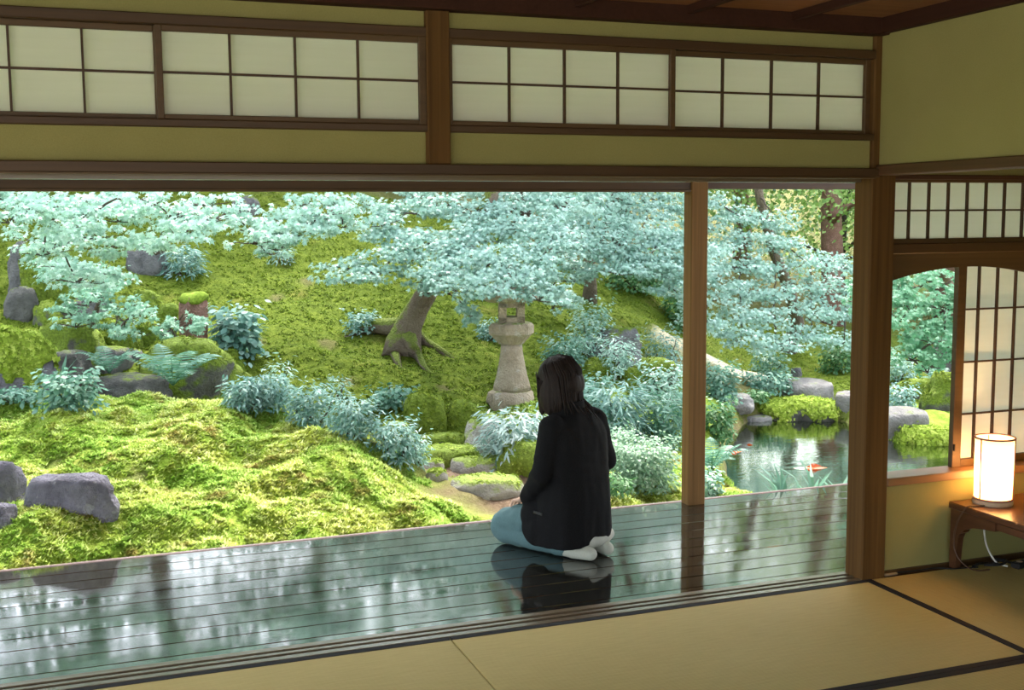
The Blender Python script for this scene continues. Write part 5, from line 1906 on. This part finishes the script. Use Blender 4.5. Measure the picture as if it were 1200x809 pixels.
for s in (-1, 1):
    MB().ell(hd(s*.032, .079, -.012), (.012, .0065, .0035), HR, 12, 8).build('eye', MAT['eye_white'], body)
    MB().ell(hd(s*.032, .0845, -.0135), (.0048, .0025, .0032), HR, 10, 6).build('iris', MAT['hair'], body)
MB().ell(hd(0, .089, -.062), (.020, .006, .005), HR, 12, 8).build('mouth', MAT['lip'], body)

# ---- hair: shoulder-length bob, hanging forward over the cheeks
h = MB()
HZ = Matrix.Rotation(.40, 3, 'Z')
hz_ = lambda x, y, z: HC+HZ @ Vector((x, y, z))
h.ell(hd(0, -.014, .028), (.089, .106, .098), HR, 24, 16)
h.ell(hd(0, -.030, -.02), (.090, .090, .09), HR, 24, 16)
h.ell(hz_(0, -.058, -.075), (.084, .052, .105), HZ, 20, 14)
for s in (-1, 1):
    h.ell(hz_(s*.074, .008, -.055), (.023, .062, .105), HZ, 16, 12)
    h.ell(hz_(s*.062, .064, -.070), (.013, .024, .090), HZ, 16, 12)
hm = remesh(h, 'hair', .006, 6, lambda p: .0035*mnoise.noise(Vector((p.x*70, p.y*70, p.z*7))))
hair = link('hair', hm, MAT['hair'], person)
rr_ = random.Random(8)
k_ = MB()
for i in range(120):
    a = rr_.uniform(0, 2*math.pi)
    if .15*math.pi < a < .85*math.pi and rr_.random() < 2:
        continue
    x, y = math.cos(a), math.sin(a)
    top = hd(x*.030, -.014+y*.035, .122)
    mid = hd(x*.091, -.016+y*.107, .015)
    lo = hz_(x*.096, -.03+y*.085, -.085+rr_.uniform(-.01, .01))
    fl = rr_.uniform(.0, .02)+(.040*rr_.random() if y < -.2 else 0)
    end = hz_(x*(.088+fl), -.03+y*(.088+fl*1.4), -.150+rr_.uniform(-.03, .02))
    k_.tube([top, hd(x*.075, -.016+y*.088, .085), mid, lo, end], [.003, .0055, .006, .005, .0012], 5)
for s in (-1, 1):
    for j in range(7):
        a0 = hd(s*.035, .075, .085-.01*j)
        k_.tube([a0, hd(s*.075, .075-.008*j, .03), hz_(s*.068, .082-.012*j, -.06), hz_(s*(.057-.003*j), .074-.012*j, -.135-.006*j), hz_(s*.048, .058-.008*j, -.175+.012*j)], [.002, .005, .0055, .0045, .001], 5)
k_.build('strands', MAT['hair'], hair)

# ---- jeans
j_ = MB()
j_.ell((0, -.02, .22), (.17, .13, .11))
for s in (-1, 1):
    capsule(j_, (s*.088, -.01, .20), (s*.105, .340, .112), .095, .070)
    capsule(j_, (s*.108, .345, .070), (s*.100, -.02, .056), .068, .050)
    j_.ell((s*.108, .365, .088), (.070, .055, .078))
jm = remesh(j_, 'jeans', .008, 5, lambda p: .005*mnoise.noise(Vector((p.x*16, p.y*26, p.z*22))))
for v in jm.vertices:
    if v.co.z < .004: v.co.z = .004
link('jeans', jm, MAT['denim'], person)

# ---- socks (soles turned up behind)
for s in (-1, 1):
    k0 = MB()
    capsule(k0, (s*.095, -.005, .052), (s*.085, -.075, .048), .046, .044)
    capsule(k0, (s*.085, -.075, .046), (s*.062, -.160, .036), .044, .032)
    m0 = remesh(k0, 'sock', .006, 4)
    for v in m0.vertices:
        if v.co.z < .003: v.co.z = .003
    link('sock', m0, MAT['sock_cloth'], person)
# pale shirt tail showing under the jacket hem
k0 = MB()
k0.ell((.01, -.10, .085), (.165, .065, .045))
m0 = remesh(k0, 'shirt', .008, 4, lambda p: .008*mnoise.noise(p*18))
link('shirt', m0, MAT['shirt_cloth'], person)

# ---- jacket: flared body, sleeves, collar
jk = MB()
rings = [(.078, .005, .200, .165), (.12, .003, .200, .162), (.20, -.003, .196, .152), (.30, -.005, .188, .140), (.42, -.004, .184, .130), (.53, 0, .190, .120), (.58, .0, .188, .112), (.625, .002, .170, .100), (.66, .006, .130, .084), (.69, .012, .090, .070), (.725, .026, .062, .062)]
n = 48
V, Fc = [], []
for i, (z, cy, rx_, ry_) in enumerate(rings):
    for q in range(n):
        a = 2*math.pi*q/n
        ca_, sa_ = math.cos(a), math.sin(a)
        e = 2/2.5
        x = rx_*math.copysign(abs(ca_)**e, ca_); y = cy+ry_*math.copysign(abs(sa_)**e, sa_)
        zz_ = z
        if i < 2:
            zz_ = z-.020*max(0, -x/.2)+.022*max(0, x/.2)*max(0, -sa_)
        fold = .0
        if z < .5: fold = .010*(1-z/.5)*math.sin(a*9+.6*math.sin(3*a))
        V.append((x*(1+fold*3), y*(1+fold*3), zz_))
for i in range(len(rings)-1):
    for q in range(n):
        Fc.append((i*n+q, i*n+(q+1) % n, (i+1)*n+(q+1) % n, (i+1)*n+q))
Fc.append(tuple(range(n-1, -1, -1))); Fc.append(tuple(range((len(rings)-1)*n, len(rings)*n)))
jk.add(V, Fc)
# front panels lying over the thighs
jk.ell((-.075, .12, .185), (.125, .105, .105)); jk.ell((.075, .12, .19), (.115, .10, .10))
jk.ell((-.145, .085, .125), (.062, .105, .085))
for s in (-1, 1):
    jk.ell(SHO[s]+Vector((s*.005, 0, -.005)), (.062, .062, .060))
    capsule(jk, SHO[s], ELB[s], .061, .055)
    capsule(jk, ELB[s], WRI[s]-Vector((-s*.02, .03, -.01)), .055, .043)
jm = remesh(jk, 'jacket', .0075, 4, lambda p: .0045*mnoise.noise(Vector((p.x*20, p.y*20, p.z*6)))+.003*mnoise.noise(Vector((p.x*9, p.y*9, p.z*30)) if .35 < p.z < .5 else Vector((p.x*30, p.y*30, p.z*8))))
jo = link('jacket', jm, MAT['jacket_cloth'], person)
cl = MB()
for i in range(0, 1):
    pr = [(.070, 0), (.074, .02), (.070, .045), (.062, .05), (.060, .02)]
    cl.lathe(pr, 28, c=(0, .022, .690), cap=False)
cl.build('collar', MAT['jacket_cloth'], jo)
for s in (-1,):
    MB().box(-.034, .034, -.003, .003, -.006, .006, .002).build('pocket_flap', MAT['cord_black'], jo).location = (-.196, .05, .22)
bpy.data.objects['pocket_flap'].rotation_euler = (0, 0, 1.4)
